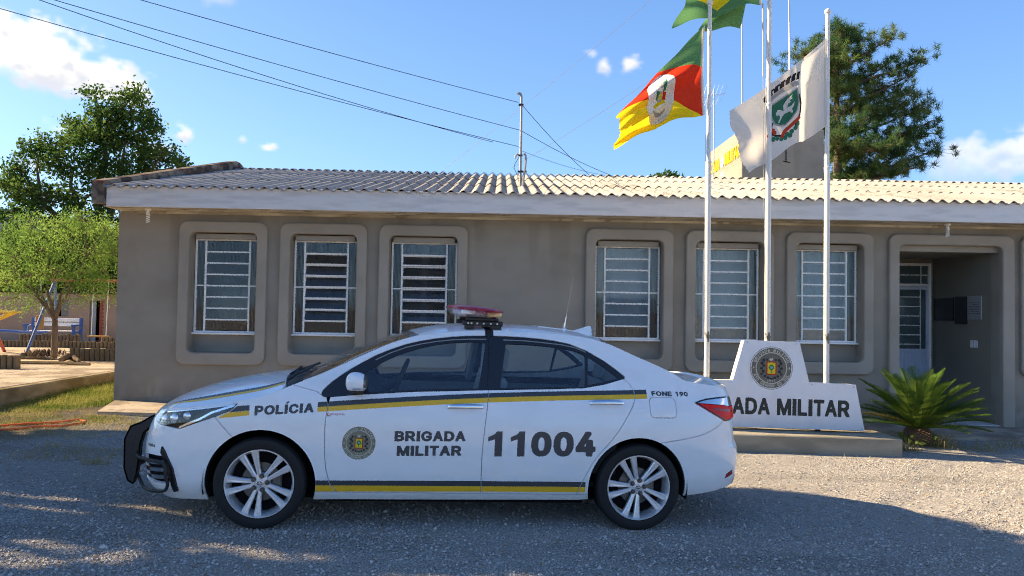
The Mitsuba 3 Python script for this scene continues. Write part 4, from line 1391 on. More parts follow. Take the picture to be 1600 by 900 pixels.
# low dark growth behind the shed
blobs = [(W_(x, y, 29.5), (1.3, 1.0, .8), 1.0) for x, y in [(20, 395), (70, 400), (115, 385), (150, 390), (190, 390), (40, 425), (95, 430), (145, 430), (185, 430), (10, 440), (230, 420)]]
broadleaf(W_(110, 500, 29.5), [W_(110, 470, 29.5), W_(60, 430, 29.5), W_(160, 430, 29.5)], blobs, 60, 16, .26, .22, 'leaf_dark', 'dark thicket standing directly behind the playground shed', cat='bush', name='thicket', trunk_r=.15)
# feathery lime tree on the terrace
Y2 = 16.9
b0 = W_(83, 560, Y2)
blobs = [(W_(x, y, Y2 + dy_), (.45, .55, .26), w_) for x, y, dy_, w_ in [(15, 365, 0, 1), (50, 352, .3, 1), (95, 350, 0, 1), (135, 345, .2, 1), (165, 360, .4, 1), (178, 395, .2, .9), (20, 400, .2, 1), (60, 390, -.3, 1.1), (105, 385, -.2, 1.1), (145, 388, 0, 1.1), (10, 440, .1, .9),
                                                                         (45, 430, -.2, 1), (90, 425, -.4, 1), (130, 425, -.1, 1), (165, 425, .2, 1), (25, 465, .2, .55), (60, 465, 0, .5), (110, 455, -.2, .45), (150, 450, .2, .5), (178, 455, .3, .4), (-25, 400, .2, 1), (-20, 440, .2, .8), (190, 370, .3, .7)]]
broadleaf(b0, [W_(86, 500, Y2), W_(50, 430, Y2), W_(72, 420, Y2), W_(110, 430, Y2 + .2), W_(135, 400, Y2), W_(25, 420, Y2)], [(c, tuple(np.array(r) * [1, 1, 1.0]), w) for c, r, w in blobs], 28, 26, .078, .10, 'leaf_lime', 'feathery bright lime green tree on the playground terrace', name='young_tree', trunk_r=.075, up=.6, aspect=.22, twig=.008, droop=.8)
# a tree out of the picture on the left: its shade covers the car and most of the yard
SHADE = Polygon([(-40, 9.2), (-5, 9.2), (2.2, 7.3), (2.75, 7.07), (3.2, 6.72), (3.56, 6.35), (3.75, 5.94), (3.85, 5.5), (3.95, 4.9), (3.9, 3), (-40, 3)])
GAPS = []
for (gx_, gy_, ga, gb) in [(100, 790, .42, .16), (190, 796, .42, .14), (270, 800, .36, .13), (45, 786, .35, .12), (90, 858, .40, .11), (170, 866, .25, .07), (300, 846, .25, .06), (390, 856, .35, .07), (465, 864, .25, .05), (25, 875, .3, .1), (700, 896, .5, .06), (900, 895, .4, .05), (240, 740, .14, .08)]:
    dd = _F + _R * (gx_ - 800) / _f - _U * (gy_ - 450) / _f
    pp = EYE + dd * ((.06 - EYE[2]) / dd[2])
    GAPS.append(affinity.rotate(affinity.translate(affinity.scale(Point(0, 0).buffer(1, quad_segs=6), ga * 1.2 + .12, gb * 1.1 + .12), pp[0], pp[1]), -12))
GAPS.append(Point(-1.08, 5.50).buffer(.13))
SHADE = SHADE.difference(unary_union(GAPS))
SH = [((-9.2, 7.9, 6.6), (1.3, 1.7, 1.0), 1.4), ((-9.2, 8.2, 5.2), (1.5, 1.7, 1.2), 1.4), ((-9.2, 8.4, 3.6), (1.5, 1.6, 1.2), 1.3), ((-9.6, 8.3, 6.6), (2.0, 1.6, 1.2), 1.3), ((-8.6, 7.0, 5.6), (1.8, 1.6, 1.2), 1.2), ((-10.6, 7.6, 5.4), (1.8, 1.6, 1.3), 1.2), ((-9.4, 6.6, 4.3), (1.9, 1.7, 1.2), 1.3), ((-10.2, 9.2, 4.6), (1.6, 1.0, 1.1), 1.1), ((-8.7, 8.6, 4.6), (1.3, 1.2, 1.0), .9),
      ((-9.6, 7.4, 7.4), (1.5, 1.5, .9), 1.0), ((-9.0, 9.6, 3.5), (1.3, .8, .8), .8), ((-9.2, 5.6, 5.8), (1.7, 1.3, 1.2), 1.0), ((-9.2, 7.2, 3.2), (1.6, 1.4, .8), .9), ((-10.5, 5.6, 6.8), (1.6, 1.4, 1.0), 1.0)]
broadleaf((-9.6, 7.6, .3), [(-9.6, 7.6, 2.6), (-9.6, 8.4, 5.6), (-8.8, 6.9, 5.0), (-10.4, 7.4, 5.0), (-9.3, 6.2, 4.0)], SH, 190, 9, .30, .15, 'leaf_dark', 'dense shade tree just outside the picture on the left', name='shade_tree', trunk_r=.22, aspect=.75)
# a sprig showing over the ridge
q0 = W_(1044, 277, 22.0)
broadleaf(q0 - [0, 0, 2.2], [q0 - [0, 0, .4], q0 + [.2, 0, .1], q0 - [.25, 0, 0]], [(q0, (.30, .3, .10), 1.0), (q0 + [.25, 0, -.04], (.2, .2, .08), .7), (q0 - [.28, 0, .08], (.2, .2, .08), .7)], 26, 10, .11, .07, 'leaf_dark', 'small leafy top showing over the ridge left of the flags', cat='bush', name='garden_bush', trunk_r=.04)

# the pine on the right
YP = 30.0
PN = thing('pine_tree', 'tall pine with tufted needles rising behind the roof', 'tree')
pb = W_(1308, 330, YP)
trunk, rr = limb((pb[0], YP, .5), W_(1306, 75, YP), .30, .06, .015, 14)
mb = MB().tube(trunk, rr, 10)
tips = []
# limbs end where the boughs stand in the crown
ends = [(1322, 45), (1345, 58), (1300, 60), (1370, 75), (1395, 95), (1415, 110), (1335, 85), (1365, 110), (1285, 78), (1262, 80), (1248, 100), (1228, 102), (1290, 115), (1400, 130), (1425, 145), (1380, 140), (1340, 130), (1315, 110), (1405, 165), (1440, 175), (1452, 205), (1430, 200), (1385, 175),
        (1350, 165), (1325, 160), (1410, 210), (1445, 240), (1420, 235), (1380, 215), (1350, 200), (1330, 205), (1395, 250), (1425, 265), (1360, 240), (1335, 240), (1400, 275), (1318, 250), (1340, 268), (1365, 180), (1300, 150), (1290, 190), (1280, 230), (1300, 235), (1375, 262), (1312, 275), (1445, 215), (1300, 95), (1275, 150), (1270, 185)]
for e in ends:
    p1 = W_(*e, YP) + [0, rng.normal(0, 1.0), 0]
    zj = np.clip(p1[2] - .25 - .30 * abs(p1[0] - pb[0]), 6.6, 12.6)
    j_ = np.argmin(np.abs(trunk[:, 2] - zj))
    p, r = limb(trunk[j_], p1, .07, .02, .10, 8)
    mb.tube(p, r, 5)
    for s_ in range(32):
        t_ = .35 + .65 * rng.random() ** .6
        c0 = trunk[j_] * (1 - t_) + p1 * t_
        q_ = c0 + rng.standard_normal(3) * [.40, .45, .17] + [0, 0, .05]
        tips.append(q_)
        if s_ < 42:
            pp, r2 = limb(c0, q_, .008, .004, .1, 3)
            mb.tube(pp, r2, 4, cap=False)
part(PN, 'trunk', mb, 'bark', smooth=50)
tips = np.array(tips)
k = len(tips) * 46
c = np.repeat(tips, 46, 0)
d = rng.standard_normal((k, 3)) + [0, 0, .55]
d /= np.linalg.norm(d, axis=1, keepdims=True)
L = (.16 + .14 * rng.random(k))[:, None]
b = np.cross(d, rng.standard_normal((k, 3)))
b /= np.linalg.norm(b, axis=1, keepdims=True)
c = c + rng.standard_normal((k, 3)) * .05
v = np.stack([c - b * .012, c + b * .012, c + d * L], 1).reshape(-1, 3)
part(PN, 'crown', (v, np.arange(k * 3).reshape(-1, 3)), 'needles', kind='stuff')

# the cycad by the plinth
CY = thing('sago_palm', 'low sago palm with stiff fronds beside the plinth', 'plant')
cb = np.array([5.42, 9.85, lot_z(5.42, 9.85)])
st_ = MB()
prof = [(.0, 0), (.12, .0), (.15, .05), (.155, .10), (.14, .16), (.10, .21), (0, .23)]
st_.lathe(prof, cb, n=20)
part(CY, 'stem', st_, 'stump_bark', smooth=50)
mb = MB()
for i_ in range(150):
    a = i_ * 2.39996
    h = .02 + .19 * (i_ / 150)
    r = .15 * (1 - (h / .28) ** 3)
    o = cb + [r * math.cos(a), r * math.sin(a), h]
    dn = np.array([math.cos(a), math.sin(a), .5])
    sd = np.array([-math.sin(a), math.cos(a), 0]) * .016
    mb.add([o - sd, o + sd, o + dn * .055, o + [0, 0, .03]], [(0, 1, 2), (1, 3, 2), (3, 0, 2)])
part(CY, 'leaf_base', mb, 'stump_bark', kind='stuff')
NF = 62
for i_ in range(NF):
    a = i_ * 2.39996 + rng.normal(0, .12)
    q_ = i_ / NF
    el = math.radians(86 - 74 * q_ ** .9 + rng.normal(0, 5))
    Lf = .72 + .15 * rng.random() + .10 * q_
    n_ = 26
    t = np.linspace(0, 1, n_)
    curl = (.40 + .25 * rng.random()) * (1.0 - .35 * q_)
    th = el - curl * t ** 1.4
    ds = Lf / (n_ - 1)
    rad = np.r_[0, np.cumsum(np.cos(th[:-1]) * ds)]
    hz = np.r_[0, np.cumsum(np.sin(th[:-1]) * ds)]
    dirh = np.array([math.cos(a), math.sin(a), 0])
    P = cb + [0, 0, .215] + dirh * (.03 + rad[:, None]) + np.array([0, 0, 1.0]) * hz[:, None]
    sidev = np.array([-math.sin(a), math.cos(a), 0])
    V, Fc, nn = [], [], 0
    twist = rng.normal(0, .18)
    for s in range(3, n_):
        for sg in (-1, 1):
            for hf in (0, .5):
                o = P[s - 1] * (1 - hf) + P[s] * hf
                tt = (s - 1 + hf) / (n_ - 1)
                tg = (P[s] - P[s - 1]) / ds
                ll = .155 * math.sin(np.pi * (.12 + .86 * tt)) ** .7 + .012
                nrm = np.cross(tg, sidev)
                dv = sidev * sg * math.cos(twist) * .82 + tg * .50 - nrm * (-.34 + .1 * rng.random()) * (1 if nrm[2] > 0 else -1)
                dv /= np.linalg.norm(dv)
                w_ = tg * .0068
                V += [o - w_, o + w_, o + dv * ll * .6 + w_ * .8, o + dv * ll]
                Fc += [(nn, nn + 1, nn + 2), (nn, nn + 2, nn + 3)]
                nn += 4
    mat = 'frond_old' if i_ in (51, 58) else 'frond'
    k_ = part(CY, 'frond', (np.array(V), np.array(Fc)), mat)
    part(k_, 'midrib', MB().tube(P, np.linspace(.008, .003, n_), 5), mat)
mb_ = []
for i_ in range(26):
    a = rng.random() * 6.283
    o = cb + [(.19 + .05 * rng.random()) * math.cos(a), (.19 + .05 * rng.random()) * math.sin(a), .03 + .12 * rng.random()]
    mb_.append(o)
v, f = leaf_quads(np.array(mb_), .10 * np.ones(26), -.8, .45)
part(CY, 'offset_shoot', (v, f), 'leaf_lime', kind='stuff')

# ---------------- the playground on the terrace ----------------
def on(px, py, z=TZ):
    d = _F + _R * (px - 800) / _f - _U * (py - 450) / _f
    return EYE + d * ((z - EYE[2]) / d[2])


def log_row(p0, p1, n_, h, r, label):
    k_ = thing('log_edging', label, 'edging', 'upright log edgings of the sand beds')
    for i_ in range(n_):
        c = np.asarray(p0) * (1 - (i_ + .5) / n_) + np.asarray(p1) * ((i_ + .5) / n_)
        hh = h * (1 + rng.normal(0, .035))
        part(k_, 'log', MB().lathe([(0, hh), (r * .8, hh), (r, hh - .02), (r, -.05)], (c[0], c[1], TZ), n=9), 'log_wood', smooth=40)


def row(a, b, h, label, spacing=.105, dy=0.0):
    a, b = a.copy(), b.copy()
    L = np.linalg.norm(b - a)
    n_ = max(2, int(L / spacing))
    log_row(a, b, n_, h, L / n_ * .5, label)


p = on(109, 562.5)
row(p, np.array([-8.02, p[1], 0]), .25, 'row of upright logs nearest the station corner, right of the young tree')
p = on(31, 577)
row(np.array([-10.4, p[1], 0]), p, .25, 'row of upright logs nearest the left edge of the photo', .115)
p = on(31, 560)
row(p, on(66, 559.5), .12, 'low row of logs just left of the young tree')
p = on(-20, 546)
row(np.array([-15.6, 21.6, 0]), np.array([-9.6, 21.6, 0]), .17, 'long low row of logs in the middle of the playground')
row(np.array([-14.1, 22.9, 0]), np.array([-12.3, 22.9, 0]), .30, 'row of tall logs in front of the blue bench')
row(np.array([-11.55, 22.6, 0]), np.array([-10.3, 22.6, 0]), .26, 'row of logs in front of the shed doorway')

# bench
BN = thing('park_bench', 'white slatted bench with blue ends in front of the shed', 'bench')
b0, b1, by_ = -14.35, -12.95, 23.75
for z0, z1 in ((.42, .53), (.56, .67)):
    part(BN, 'back_slat', MB().box(b0, b1, by_ + .24, by_ + .27, TZ + z0 + .1, TZ + z1 + .1, .006), 'white_flat')
for yy in (0, .11, .2):
    part(BN, 'seat_slat', MB().box(b0, b1, by_ - .14 + yy, by_ - .05 + yy, TZ + .36, TZ + .39, .005), 'white_flat')
for x in (b0 - .04, b1 + .02):
    e_ = MB().box(x, x + .06, by_ - .2, by_ - .12, TZ - .02, TZ + .55).box(x, x + .06, by_ + .2, by_ + .30, TZ - .02, TZ + .78).box(x, x + .06, by_ - .2, by_ + .3, TZ + .32, TZ + .37).box(x - .01, x + .07, by_ - .24, by_ + .3, TZ + .53, TZ + .58)
    part(BN, 'end_frame', e_, 'play_blue')

# swing frame
SF = thing('swing_frame', 'swing frame with slanting blue legs and a red top bar', 'swing')
yS = 19.3
tl_ = W_(78, 452, yS)
tr_ = np.array([-9.0, yS, tl_[2] + .02])
zt = W_(110, 438, yS)[2]
tl_ = np.array([W_(66, 470, yS)[0] + .3, yS, zt])
f0 = on(41, 552)
part(SF, 'leg', MB().tube([f0, [tl_[0], yS, zt]], .035, 8), 'play_blue', smooth=40)
part(SF, 'leg', MB().tube([on(89, 541.5), [tl_[0], yS, zt]], .035, 8), 'play_blue', smooth=40)
part(SF, 'leg', MB().tube([[-8.9, f0[1], TZ], [-9.1, yS, zt]], .035, 8), 'play_blue', smooth=40)
part(SF, 'leg', MB().tube([[-8.9, f0[1] + 1.5, TZ], [-9.1, yS, zt]], .035, 8), 'play_blue', smooth=40)
part(SF, 'top_bar', MB().tube([[tl_[0] - .1, yS, zt], [-9.0, yS, zt]], .032, 8), 'play_red', smooth=40)
s0, s1 = W_(147, 440, yS), W_(170, 440, yS)
for x in (s0[0], s1[0]):
    part(SF, 'chain', MB().tube([(x, yS, zt), (x, yS - .05, TZ + .42)], .008, 5), 'pole_steel')
part(SF, 'seat', MB().box(s0[0] - .04, s1[0] + .04, yS - .17, yS + .07, TZ + .40, TZ + .43, .006), 'wood_seat')
s2 = W_(63, 470, yS)[0]
part(SF, 'chain', MB().tube([(s2, yS, zt), (s2 + .03, yS, TZ + .75)], .008, 5), 'pole_steel')
part(SF, 'seat', MB().box(s2 - .09, s2 + .10, yS - .02, yS + .03, TZ + .58, TZ + .92, .02), 'wood_seat')

# seesaw with a yellow end, red foot and blue bar
SW_ = thing('seesaw', 'seesaw with a raised yellow seat and a red stand at the left edge', 'seesaw')
yq = 18.4
a, b = W_(-60, 522, yq), W_(29, 486, yq)
part(SW_, 'plank', MB().tube([a, b - [.05, 0, .01]], .05, 8), 'play_yellow', smooth=40)
part(SW_, 'seat', MB().box(b[0] - .42, b[0], yq - .14, yq + .14, b[2] - .045, b[2], .01), 'play_yellow')
part(SW_, 'handle', MB().tube([W_(-8, 498, yq), W_(-6, 486, yq), W_(1, 483, yq), W_(6, 488, yq), W_(7, 494, yq)], .015, 6), 'play_yellow', smooth=40)
part(SW_, 'stand', MB().tube([W_(-8, 515, yq), on(7, 549)], .04, 8).tube([W_(-8, 515, yq), on(-25, 549)], .04, 8), 'play_red', smooth=40)
SB = thing('blue_seesaw', 'low blue seesaw with hoop handles in front of the bench', 'seesaw')
yq = 20.2
a, b = W_(-40, 514, yq), W_(66, 521, yq)
part(SB, 'plank', MB().tube([a, b], .04, 8), 'play_blue', smooth=40)
part(SB, 'seat', MB().box(b[0] - .55, b[0] + .10, yq - .1, yq + .1, b[2] + .01, b[2] + .06, .01), 'play_blue')
part(SB, 'handle', MB().tube([W_(44, 518, yq), W_(44, 510, yq), W_(48, 507, yq), W_(51, 510, yq), W_(51, 518, yq)], .014, 6), 'play_blue', smooth=40)
part(SB, 'stand', MB().tube([W_(-15, 517, yq), [W_(-15, 517, yq)[0], yq, TZ - .02]], .05, 8), 'play_blue')

# shed
SHD = thing('garden_shed', 'brown rendered shed with a narrow doorway edged in red brick', 'shed')
ys = 25.2
def fx(px):
    return W_(px, 500, ys)[0]
zt = W_(130, 459, ys)[2]
wl = sbox(fx(-140), TZ - .05, fx(260), zt)
door = sbox(fx(139.5), TZ - .1, fx(155.5), W_(147, 470, ys)[2])
win = sbox(fx(77), W_(90, 494, ys)[2], fx(106.5), W_(90, 468, ys)[2])
part(SHD, 'wall', MB().prism(wl.difference(door).difference(win), -.2, 0, to=front(ys)), 'shed_render')
part(SHD, 'interior', MB().box(fx(60), fx(170), ys + .9, ys + 1.0, TZ, zt), 'dark_hole')
part(SHD, 'roof', MB().box(fx(121), fx(262), ys - .25, ys + 3, zt + .0, zt + .15).box(fx(-140), fx(120.5), ys - .03, ys + 3, zt + .0, zt + .05), 'dark_hole')
part(SHD, 'lintel', MB().box(fx(138), fx(160), ys - .02, ys - .002, door.bounds[3] + .005, door.bounds[3] + .05), 'shed_render')
bxx = fx(155.5)
nb = 22
hb = (door.bounds[3] - TZ) / nb
for i_ in range(nb):
    l_ = .13 if i_ % 2 else .09
    part(SHD, 'brick', MB().box(bxx + .004, bxx + .004 + l_, ys - .018, ys - .002, TZ + i_ * hb + .008, TZ + (i_ + 1) * hb - .008), 'brick_red')
part(SHD, 'shutter', MB().box(fx(94), fx(106), ys + .04, ys + .06, win.bounds[1], win.bounds[3]), 'steel_dark')
part(SHD, 'door_leaf', MB().box(fx(139.8), fx(148), ys + .06, ys + .09, TZ, door.bounds[3] - .02), 'far_grey')

# root bed of the young tree
tb = on(83, 560)
RB = MB()
for (a, b) in [((33, 568), (140, 571)), ((33, 560.5), (84, 561.5))]:
    RB.tube([on(*a) + [0, 0, .02], (on(*a) + on(*b)) / 2 + [0, .05, .03], on(*b) + [0, 0, .02]], .035, 6)
single('fallen_log', MB().tube([on(95, 566) + [0, 0, .05], on(106, 563.5) + [0, 0, .09], on(116, 564) + [0, 0, .06], on(124, 566) + [0, 0, .03]], [.05, .08, .07, .03], 8), 'bark', 'dark fallen log lying at the foot of the young tree', 'log', smooth=50)
single('bed_edging', RB, 'log_wood', 'thin timber edging of the bed round the young tree', 'edging', smooth=40)
c_ = tb + rng.standard_normal((120, 3)) * [.2, .15, 0] + [-.12, -.1, .12]
v, f = leaf_quads(c_, .22 * np.ones(120), -2.5, .14)
single('dry_weeds', (v, f), 'bark', 'dry brown weeds at the foot of the young tree', 'weed', kind='stuff')

# the orange hose on the ground
hz = lambda px, py: np.array([*on(px, py, .115)[:2], lot_z(*on(px, py, .115)[:2]) + .016])
single('garden_hose', MB().tube([hz(-30, 671), hz(0, 669), hz(45, 666), hz(90, 664), hz(122, 659), hz(134, 660.5), hz(128, 664), hz(95, 668.5), hz(60, 669), hz(30, 672.5), hz(0, 674.5), hz(-30, 676)], .013, 7), 'hose_orange', 'orange hose doubled back on the grass at the left edge', 'hose', smooth=60)
# far building behind the trees at the left edge
FB = thing('far_building', 'pale grey block far behind the trees at the left edge', 'building')
a = at(-60, 400, 70)
part(FB, 'wall', MB().box(a[0], at(9, 400, 70)[0], 70, 80, -.5, at(0, 334, 70)[2]), 'far_grey')
part(FB, 'roof', MB().box(a[0], at(9, 400, 70)[0] + .3, 69.6, 80.4, at(0, 334, 70)[2] + .01, at(0, 327, 70)[2]), 'steel_dark')
part(FB, 'window', MB().box(at(2, 340, 70)[0], at(6, 340, 70)[0], 69.93, 69.97, at(0, 348, 70)[2], at(0, 341, 70)[2]), 'dark_hole')

# ---------------- the police car (built in its own axes: nose at -x, near flank at -y) ----------------
CAR_T = T().translate([-0.39302, 6.40486, .0087]).rotate([0, 0, 1], math.degrees(.108)).rotate([0, 1, 0], math.degrees(.0222))
CAR = thing('police_car', 'white police sedan with grey and yellow stripes parked before the station', 'car')


def cpart(name, mesh, mat, smooth=False, normals=None, label=None, par=None, kind=None):
    return part(par or CAR, name, mesh, mat, smooth=smooth, to=CAR_T, normals=normals, label=label, kind=kind)


def mirror(mesh, n=None):
    if isinstance(mesh, MB):
        mesh = mesh.get()
    v, f = mesh
    v = np.asarray(v) * [1, -1, 1]
    f = np.asarray(f)[:, ::-1]
    return ((v, f), n * [1, -1, 1]) if n is not None else (v, f)


# ---- the car's body: a plan outline swept with a section that changes from nose to flank to tail (car-local metres, nose at -x) ----
PLAN = np.array([(-2.285,0),(-2.28,.2),(-2.262,.38),(-2.225,.54),(-2.165,.66),(-2.08,.75),(-1.96,.812),(-1.8,.848),(-1.6,.866),(-1.35,.877),
                 (-.9,.884),(0,.8875),(.9,.886),(1.35,.882),(1.65,.868),(1.85,.842),(2.0,.80),(2.115,.735),(2.198,.65),(2.248,.53),(2.276,.38),(2.288,.2),(2.29,0)])
_k = np.r_[0, np.cumsum(np.linalg.norm(np.diff(PLAN, axis=0), axis=1))]
_PX, _PY = CubicSpline(_k, PLAN[:, 0], bc_type=((1, 0.0), (1, 0.0))), CubicSpline(_k, PLAN[:, 1], bc_type=((1, 1.0), (1, -1.0)))
_fine = np.linspace(0, _k[-1], 4000)
_sl = np.r_[0, np.cumsum(np.hypot(np.diff(_PX(_fine)), np.diff(_PY(_fine))))]
S_LEN = _sl[-1]
SIDE = PchipInterpolator([0, .12, .18, .24, .3, .42, .56, .70, .80, .87, .92, .97, 1.03, 1.1, 1.2, 1.3, 1.4, 1.47, 1.6],
                         [.17, .125, .078, .045, .026, .012, .003, .0, .007, .020, .038, .066, .101, .142, .202, .266, .337, .40, .55])
FRONT = PchipInterpolator([0, .15, .2, .28, .36, .5, .6, .68, .74, .80, .9, 1.6], [.22, .13, .085, .03, .008, .0, .012, .035, .065, .12, .3, 2.0])
REAR = PchipInterpolator([0, .15, .22, .3, .4, .52, .6, .64, .72, .85, .95, 1.02, 1.08, 1.15, 1.6], [.2, .14, .085, .035, .008, .0, .006, .03, .045, .05, .065, .09, .12, .17, .9])


def side(s, z, off=0.0):
    """Point of the near flank (y < 0) at arc length s along the plan outline and height z, moved outwards by off."""
    s, z = np.broadcast_arrays(np.asarray(s, float), np.asarray(z, float))
    flip = np.where((s < 0) | (s > S_LEN), -1.0, 1.0)
    s = np.where(s < 0, -s, np.where(s > S_LEN, 2 * S_LEN - s, s))
    q = np.interp(s, _sl, _fine)
    x, y, tx, ty = _PX(q), _PY(q), _PX(q, 1), _PY(q, 1)
    l = np.hypot(tx, ty)
    nx, ny = -ty / l, tx / l
    wf, wr = np.where(nx < 0, nx**2, 0), np.where(nx > 0, nx**2, 0)
    d = (1 - wf - wr) * SIDE(z) + wf * FRONT(z) + wr * REAR(z)
    p = np.stack([x - nx * d, -(y - ny * d) * flip, z], -1)
    if np.any(off):
        p = p + np.asarray(off)[..., None] * side_n(s, z)
    return p


def side_n(s, z, e=2e-3):
    a, b = side(s + e, z) - side(s - e, z), side(s, z + e) - side(s, z - e)
    n = np.cross(a, b)
    return n / np.linalg.norm(n, axis=-1, keepdims=True)



def sec(pts):
    return [tuple(p) for p in pts]


Epts = np.array([(0, .762), (.25, .764), (.49, .768), (.70, .787), (.923, .818), (1.082, .834), (1.218, .854), (1.351, .878), (1.513, .914), (1.651, .967), (1.74, 1.008), (1.815, 1.038), (1.885, 1.065), (2.202, 1.213), (2.436, 1.322),
                 (2.596, 1.371), (2.75, 1.400), (2.95, 1.420), (3.25, 1.432), (3.5, 1.43), (3.75, 1.417), (3.9, 1.400), (4.032, 1.370), (4.293, 1.268), (4.544, 1.168), (4.687, 1.098), (4.80, 1.083), (4.90, 1.072), (5.0, 1.060), (5.07, 1.045), (5.15, 1.035),
                 (5.3, 1.035), (5.55, 1.045), (S_LEN, 1.05)])
E_of = PchipInterpolator(Epts[:, 0], Epts[:, 1])
es = np.unique(np.r_[np.linspace(0, S_LEN, 240), Epts[:, 0]])
Bpts = np.array([(0, .20), (.80, .205), (.868, .182), (1.165, .187), (1.93, .202), (2.1, .206), (3.83, .216), (3.889, .225), (4.62, .25), (4.86, .275), (5.107, .31), (5.4, .30), (S_LEN, .295)])
bs_ = np.linspace(0, S_LEN, 120)
base = Polygon(np.r_[np.c_[es, E_of(es)], np.c_[bs_[::-1], np.interp(bs_[::-1], Bpts[:, 0], Bpts[:, 1])]])
arches = Point(1.549, .312).buffer(.378, quad_segs=32).union(Point(4.255, .312).buffer(.372, quad_segs=32))
body = base.difference(arches)


def smooth_poly(pts, r):
    g = Polygon(pts)
    return g.buffer(-r).buffer(2 * r, quad_segs=8).buffer(-r, quad_segs=8)


DLO = Polygon([(1.938, .941), (1.955, .930), (1.985, .926), (2.178, .947), (2.578, .977), (3.129, 1.002), (3.55, 1.018), (3.843, 1.033), (4.0, 1.062), (4.171, 1.110), (4.168, 1.121), (4.10, 1.175), (4.022, 1.230), (3.89, 1.302), (3.756, 1.350), (3.64, 1.370), (3.529, 1.381), (3.4, 1.388), (3.263, 1.391),
               (3.134, 1.391), (2.962, 1.383), (2.85, 1.373), (2.736, 1.357), (2.62, 1.335), (2.514, 1.308), (2.40, 1.266), (2.299, 1.222), (2.21, 1.172), (2.123, 1.118), (2.06, 1.074), (2.004, 1.030), (1.947, .974)])
DLO = DLO.buffer(.01).buffer(-.02).buffer(.01)
D1 = [(2.075, .262), (2.028, .319), (1.998, .42), (1.985, .52), (1.978, .66), (1.979, .75), (1.984, .81), (1.992, .87), (2.004, .95)]
D12 = [(3.096, .262), (3.091, .40), (3.090, .489), (3.094, .60), (3.102, .722), (3.116, .86), (3.130, .995), (3.136, 1.1)]
D2R = [(4.14, 1.118), (4.195, 1.075), (4.222, 1.031), (4.227, .99), (4.222, .955), (4.195, .90), (4.157, .839), (4.108, .755), (4.053, .681), (3.99, .606), (3.934, .541), (3.893, .475), (3.856, .400), (3.825, .335), (3.795, .262)]
door1 = Polygon(D1 + [(2.2, 1.1)] + D12[::-1]).difference(DLO)
door2 = Polygon(D12 + [(4.05, 1.13)] + D2R).difference(DLO)
lamp = Polygon([(.690, .766), (.80, .784), (.929, .800), (1.039, .815), (1.152, .832), (1.27, .851), (1.375, .868), (1.352, .842), (1.322, .815), (1.225, .773), (1.091, .724), (.985, .681), (.90, .690), (.807, .698), (.73, .715), (.699, .729)])
lamp = lamp.buffer(.006).buffer(-.006)
tail = Polygon([(4.704, .945), (4.76, .962), (4.819, .974), (4.93, .982), (5.028, .984), (5.2, .984), (5.36, .965), (5.36, .865), (5.2, .835), (5.06, .815), (4.984, .806), (4.86, .862), (4.76, .915)])
tail = tail.buffer(-.004).buffer(.004)
S1 = [(1.205, .790), (1.228, .770), (1.289, .704), (1.355, .634), (1.40, .58)]
bump_f = Polygon([(-.1, 0), (-.1, .745), (.62, .752), (.70, .80), (1.0, .83), (1.18, .82)] + S1 + [(1.35, 0)])
hoodlip = Polygon([(-.1, .745), (.62, .752), (.66, .772), (.70, .83), (.70, 1), (-.1, 1)])
fog = Polygon([(.50, .275), (.60, .252), (.90, .262), (.905, .40), (.86, .47), (.75, .470), (.50, .455)]).buffer(.01)
fogtri = Polygon([(.855, .552), (.885, .512), (.945, .407), (.965, .33), (.980, .249), (.945, .238), (.928, .30), (.905, .38), (.868, .47), (.845, .51)])
grille = sbox(-.1, .300, .47, .60)
RB_ = [(4.35, .64), (4.473, .659), (4.60, .680), (4.735, .707), (4.80, .730), (4.865, .758), (4.92, .785), (4.965, .815), (5.2, .825), (5.36, .80), (6, .74)]
bump_r = Polygon(RB_ + [(6, 0), (4.3, 0)])
trunk_r = Polygon([(5.36, .80), (6, .74), (6, 1.2), (5.1, 1.2), (5.12, .98), (5.36, .98)])
fuel = sbox(4.336, .835, 4.543, .981).buffer(-.035).buffer(.035, quad_segs=6)
sillp = sbox(1.9, .1, 3.9, .262).intersection(body)
door1, door2 = door1.intersection(body), door2.intersection(body)
S_bf = body.intersection(bump_f).difference(lamp).difference(hoodlip)
S_br = body.intersection(bump_r).difference(tail)
S_tr = body.intersection(trunk_r).difference(tail).difference(S_br)
rest = body
for g in (DLO, door1, door2, lamp, tail, bump_f, bump_r, trunk_r, sillp, hoodlip):
    rest = rest.difference(g)
cutf = Polygon([(1.0, 0), (2.075, 0), *D1[:-1], (1.975, .935), (1.93, .945), (1.905, .962), (1.742, 1.0), (1.735, 1.2), (1.0, 1.2)])
fender = rest.intersection(cutf)
flank = rest.difference(cutf).difference(fuel)
GAP = .0021


def biggest(g, amin=.002):
    return unary_union([p for p in polys(g) if p.area > amin])


